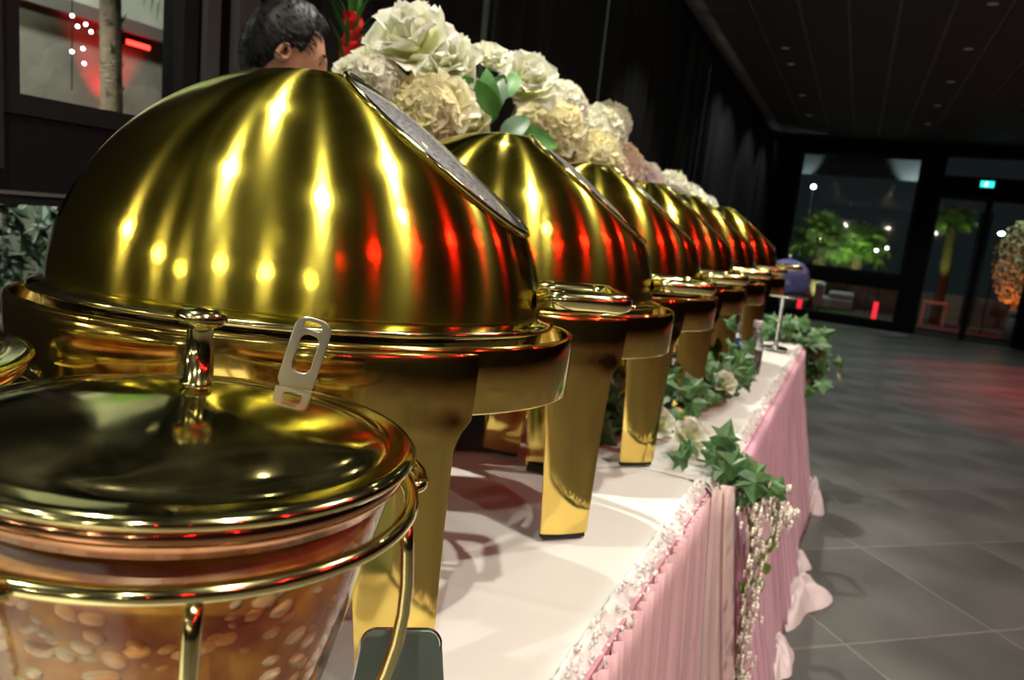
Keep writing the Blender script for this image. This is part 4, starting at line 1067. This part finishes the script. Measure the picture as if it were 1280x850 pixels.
# outdoor lamps
def uplight(x, y, z, tgt, p, color, label, size=70, r=.04, lens=None):
    t = empty('garden_uplight', (x, y, z)); tag(t, label, 'garden light', 'garden uplights')
    MB().lathe([(.0001, 0), (.035, 0), (.04, .02), (.04, .06), (.034, .062)], 16).build('housing', cup, t)
    MB().tube([(0, 0, 0), (0, 0, -z - .02)], .012, 6).build('post', cup, t)
    MB().lathe([(.0001, .055), (.034, .055)], 16).build('lens', lens or lamp_red, t)
    spot('garden_spot_light', (x, y, z + .07), tgt, p, size, color, r)
uplight(-3.85, 2.20, 1.42, (-4.02, 2.10, 1.9), 13, red, 'red garden uplight at the grey wall left of the palm trunk', 62)
uplight(-3.85, 2.80, 1.42, (-4.02, 2.84, 2.0), 18, red, 'red garden uplight at the grey wall right of the palm trunk', 62)
uplight(-3.75, 1.45, 1.3, (-4.02, 1.5, 1.9), 5, red, 'red garden uplight washing the wall at the left edge of the window', 95)
lm = empty('red_wall_lamp', (-3.98, 3.02, 1.97)); tag(lm, 'glowing red lamp strip under the wall coping right of the palm trunk', 'lamp')
MB().box(-.03, .0, -.09, .09, -.02, .02).build('lamp_body', cup, lm, smooth=False); MB().box(0.0, .006, -.075, .075, -.013, .013).build('lamp_glass', emit('red_strip', (1, .03, .02), 4), lm, smooth=False)
spot('garden_fill_light', (-3.3, 0.2, 3.4), (-4.5, 2.8, 2.2), 650, 130, (1, .97, .85), .1)  # added spot with no fixture, brightens the garden wall
spot('garden_fill_light', (-2.3, 1.2, 2.9), (-3.05, 2.3, 1.6), 60, 110, (.95, 1, .75), .1)  # second added spot with no fixture, aimed at the palm trunk
# chandelier glints mirrored in the left window, put in as glowing balls outside
sg = empty('chandelier_glints', (-2.6, 1.715, 2.44)); tag(sg, 'small white glints of a mirrored chandelier, modelled as glowing balls outside the left window', 'reflected glints')
MB().tube([(0, 0, 0), (0, 0, -.95)], .002, 5).build('cord', cup, sg)
glow_ball_m = emit('bulb', (1, .98, .92), 7)
for k, (dy, dz) in enumerate(((-.02, -.54), (.02, -.56), (-.01, -.58), (.0, -.70), (.05, -.715), (.02, -.73), (.07, -.735), (.04, -.80), (.0, -.82), (.045, -.85))):
    MB().ball((0, dy, dz), .0062, 10).build('bulb', glow_ball_m, sg)
for k, y in enumerate((6.5, 7.5)):
    spot('palm_light', (-2.3, y - .2, .4), (-2.65, y, 1.6), 14, 80, (.8, 1, .5), .05)
# beyond the far wall
for x, y, tx in ((-0.5, 16.0, -.6), (0.05, 16.4, -.1)):
    spot('palm_light', (x, y, .15), (tx, 17.0, 1.5), 70, 80, (.85, 1, .45), .05)
spot('palm_light', (1.5, 16.2, .3), (1.62, 17, 2.2), 60, 50, (.7, 1, .25), .05)
low = empty('terrace_wall', (0, 18.6, 0)); struct(low); MB().box(-4, 6, 0, .2, -.02, .55).build('wall_face', mat('terrace_grey', (.12, .12, .12), .8), low, smooth=False)
def sofa(x, y, lab):
    t = empty('covered_lounger', (x, y, -.02)); tag(t, lab, 'lounger')
    cm = mat('white_cover', (.6, .66, .66), .7)
    bevel(MB().box(-.35, .35, -.3, .3, .18, .36).build('seat', cm, t, smooth=False), .04, 3); bevel(MB().box(-.35, -.18, -.3, .3, .3, .62).build('backrest', cm, t, smooth=False), .04, 3); bevel(MB().box(-.1, .35, -.28, .28, .36, .48).build('cushion', cm, t, smooth=False), .05, 3)
    for a in (-.3, .3):
        for b in (-.25, .25): MB().tube([(a, b, 0), (a, b, .19)], .02, 6).build('leg', steel, t)
sofa(-0.28, 15.35, 'white covered outdoor lounger behind the lower pane of the far window')
sofa(-1.12, 15.4, 'white covered outdoor lounger closest to the far left corner of the far window')
spot('terrace_light', (-.2, 15.2, 3.2), (-.4, 16.2, .3), 40, 90, cool, .05)
bench_m = mat('bench_wood', (.45, .35, .2), .6); bn = empty('garden_bench', (1.55, 16.6, -.02)); tag(bn, 'small pale wooden bench outside the left glass door', 'bench')
MB().box(-.22, .22, -.12, .12, .42, .47).build('seat', bench_m, bn, smooth=False)
for a in (-.19, .19): MB().box(a - .02, a + .02, -.1, .1, 0, .42).build('leg', bench_m, bn, smooth=False)
# tree hung with white blossom, lit orange from below
tt = empty('blossom_tree', (2.95, 17.2, -.02)); tag(tt, 'tree with pale blossom lit orange from below outside the right glass door', 'tree')
MB().tube([(0, 0, 0), (.02, 0, .8), (-.03, 0, 1.5)], [.07, .055, .04], 8).build('trunk', trunk_m, tt)
bl = MB(); rnd = random.Random(6)
for _ in range(2200):
    a = rnd.random() * 2 * PI; r = rnd.random() ** .5; z = .6 + 1.6 * rnd.random(); R = .52 * math.sin(PI * (z - .45) / 1.95) ** .6
    c = (R * r * math.cos(a), R * r * math.sin(a), z); s = rnd.uniform(.02, .04); q = Matrix.Rotation(rnd.random() * 6, 3, Vector((rnd.random(), rnd.random(), rnd.random())))
    bl.add([Vector(c) + q @ Vector(p) * s for p in ((-1, 0, 0), (0, -.6, .1), (1, 0, 0), (0, .6, .1))], [(0, 1, 2, 3)])
bl.build('foliage', mat('blossom_foliage', (.45, .45, .30), .7), tt, smooth=False)['kind'] = 'stuff'
spot('tree_light', (2.75, 16.5, .1), (2.95, 17.2, 1.0), 45, 90, (1, .22, .05), .06)
spot('tree_light', (2.6, 16.0, 2.9), (2.95, 17.2, 1.8), 60, 70, (.95, 1, .7), .06)
spot('door_red_light', (1.6, 15.0, 1.2), (1.7, 16.6, .0), 18, 100, red, .06)
lp_ = empty('bollard', (2.52, 14.5, -.02)); tag(lp_, 'pale grey bollard with rounded head outside the right glass door', 'bollard')
MB().lathe([(.0001, .60), (.05, .59), (.08, .55), (.085, .50), (.06, .47), (.085, .45), (.085, 0), (.0001, 0)], 20).build('post', mat('bollard_grey', (.45, .47, .45), .5), lp_)
spot('bollard_light', (2.1, 14.1, 2.6), (2.52, 14.5, .4), 10, 60, cool, .05)
mo = empty('wall_lantern', (2.30, 15.9, 1.86)); tag(mo, 'round white lamp shining outside the right glass door', 'lamp')
MB().ball((0, 0, 0), .05, 14, (1, 1, .7)).build('globe', emit('white_globe', (.9, 1, .95), 9), mo); MB().box(-.012, .012, -.012, .012, -1.88, -.03).build('post', cup, mo, smooth=False)
for x, z, y, lab in ((.52, 1.40, 16.8, 'upper'), (.33, 1.33, 16.6, 'lower'), (-1.02, 2.45, 15.9, 'high left')):
    q = empty('garden_lamp', (x, y, z)); tag(q, 'tiny white garden lamp seen in the far window, %s one' % lab, 'lamp', 'tiny lamps in the far window')
    MB().ball((0, 0, 0), .028 if lab != 'high left' else .045, 10).build('bulb', glow_ball_m, q); MB().tube([(0, 0, -.02), (0, 0, -z - .02)], .012, 5).build('post', cup, q)
# cool wash on the reveals of the far window
spot('reveal_light', (-.2, 14.6, 2.2), (-1.2, 13.9, 3.0), 14, 60, cool, .05)
glow_pan = MB().box(-1.5, 1.1, 14.9, 15.0, 2.6, 3.3).box(-1.5, -1.42, 14.9, 14.98, -.02, 2.6).box(1.02, 1.1, 14.9, 14.98, -.02, 2.6).build('glow_panel', mat('glow_panel_grey', (.10, .13, .13), .7), smooth=False); glow_pan.location = (0, .0, 0); tag(glow_pan, 'added grey panel outside the top of the far window, catching the cool corner glow', 'awning')  # panel and posts added to catch the glow in the window's top corners
spot('corner_glow_light', (-1.1, 14.6, 2.4), (-1.15, 14.95, 2.95), 6, 60, cool, .03); spot('corner_glow_light', (.75, 14.5, 2.4), (.72, 14.95, 2.9), 14, 80, cool, .03)  # cool spots without fixtures, aimed at the added panel
# red lamps by the lower panes
for x, lab in ((.45, 'right end'), (-.83, 'left end')):
    q = empty('red_lantern', (x, 14.6, -.02)); tag(q, 'small red glowing lantern behind the lower far pane, %s' % lab, 'lantern', 'small red lanterns')
    MB().lathe([(.0001, .1), (.04, .1), (.04, .42), (.0001, .42)], 12).build('lantern_glass', emit('red_glow', (.8, .02, .04), .9), q); MB().lathe([(.0001, 0), (.05, 0), (.045, .1), (.0001, .1)], 12).build('lantern_base', cup, q)
# exit sign
ex_ = empty('exit_sign', (1.64, 13.60, 2.50)); tag(ex_, 'small glowing teal exit sign with white running figure above the glass doors', 'sign')
MB().box(-.10, .10, -.03, .0, -.055, .055).build('sign_box', cup, ex_, smooth=False)
MB().box(-.09, .09, -.033, -.030, -.046, .046).build('sign_face', emit('teal_glow', (.02, .55, .45), 1.6), ex_, smooth=False)
fg = MB(); fg.tube([(-.01, -.0345, .012), (-.015, -.0345, -.008)], .006, 6); fg.ball((-.006, -.0345, .026), .008, 8, (1, .2, 1))
fg.tube([(-.015, -.0345, -.008), (-.002, -.0345, -.020), (-.008, -.0345, -.036)], .004, 5); fg.tube([(-.015, -.0345, -.008), (-.030, -.0345, -.022), (-.042, -.0345, -.022)], .004, 5)
fg.tube([(-.010, -.0345, .012), (.010, -.0345, .004)], .0035, 5); fg.tube([(-.010, -.0345, .012), (-.030, -.0345, .006)], .0035, 5)
fg.build('running_figure', emit('sign_white', (.8, 1, .95), 2.5), ex_)
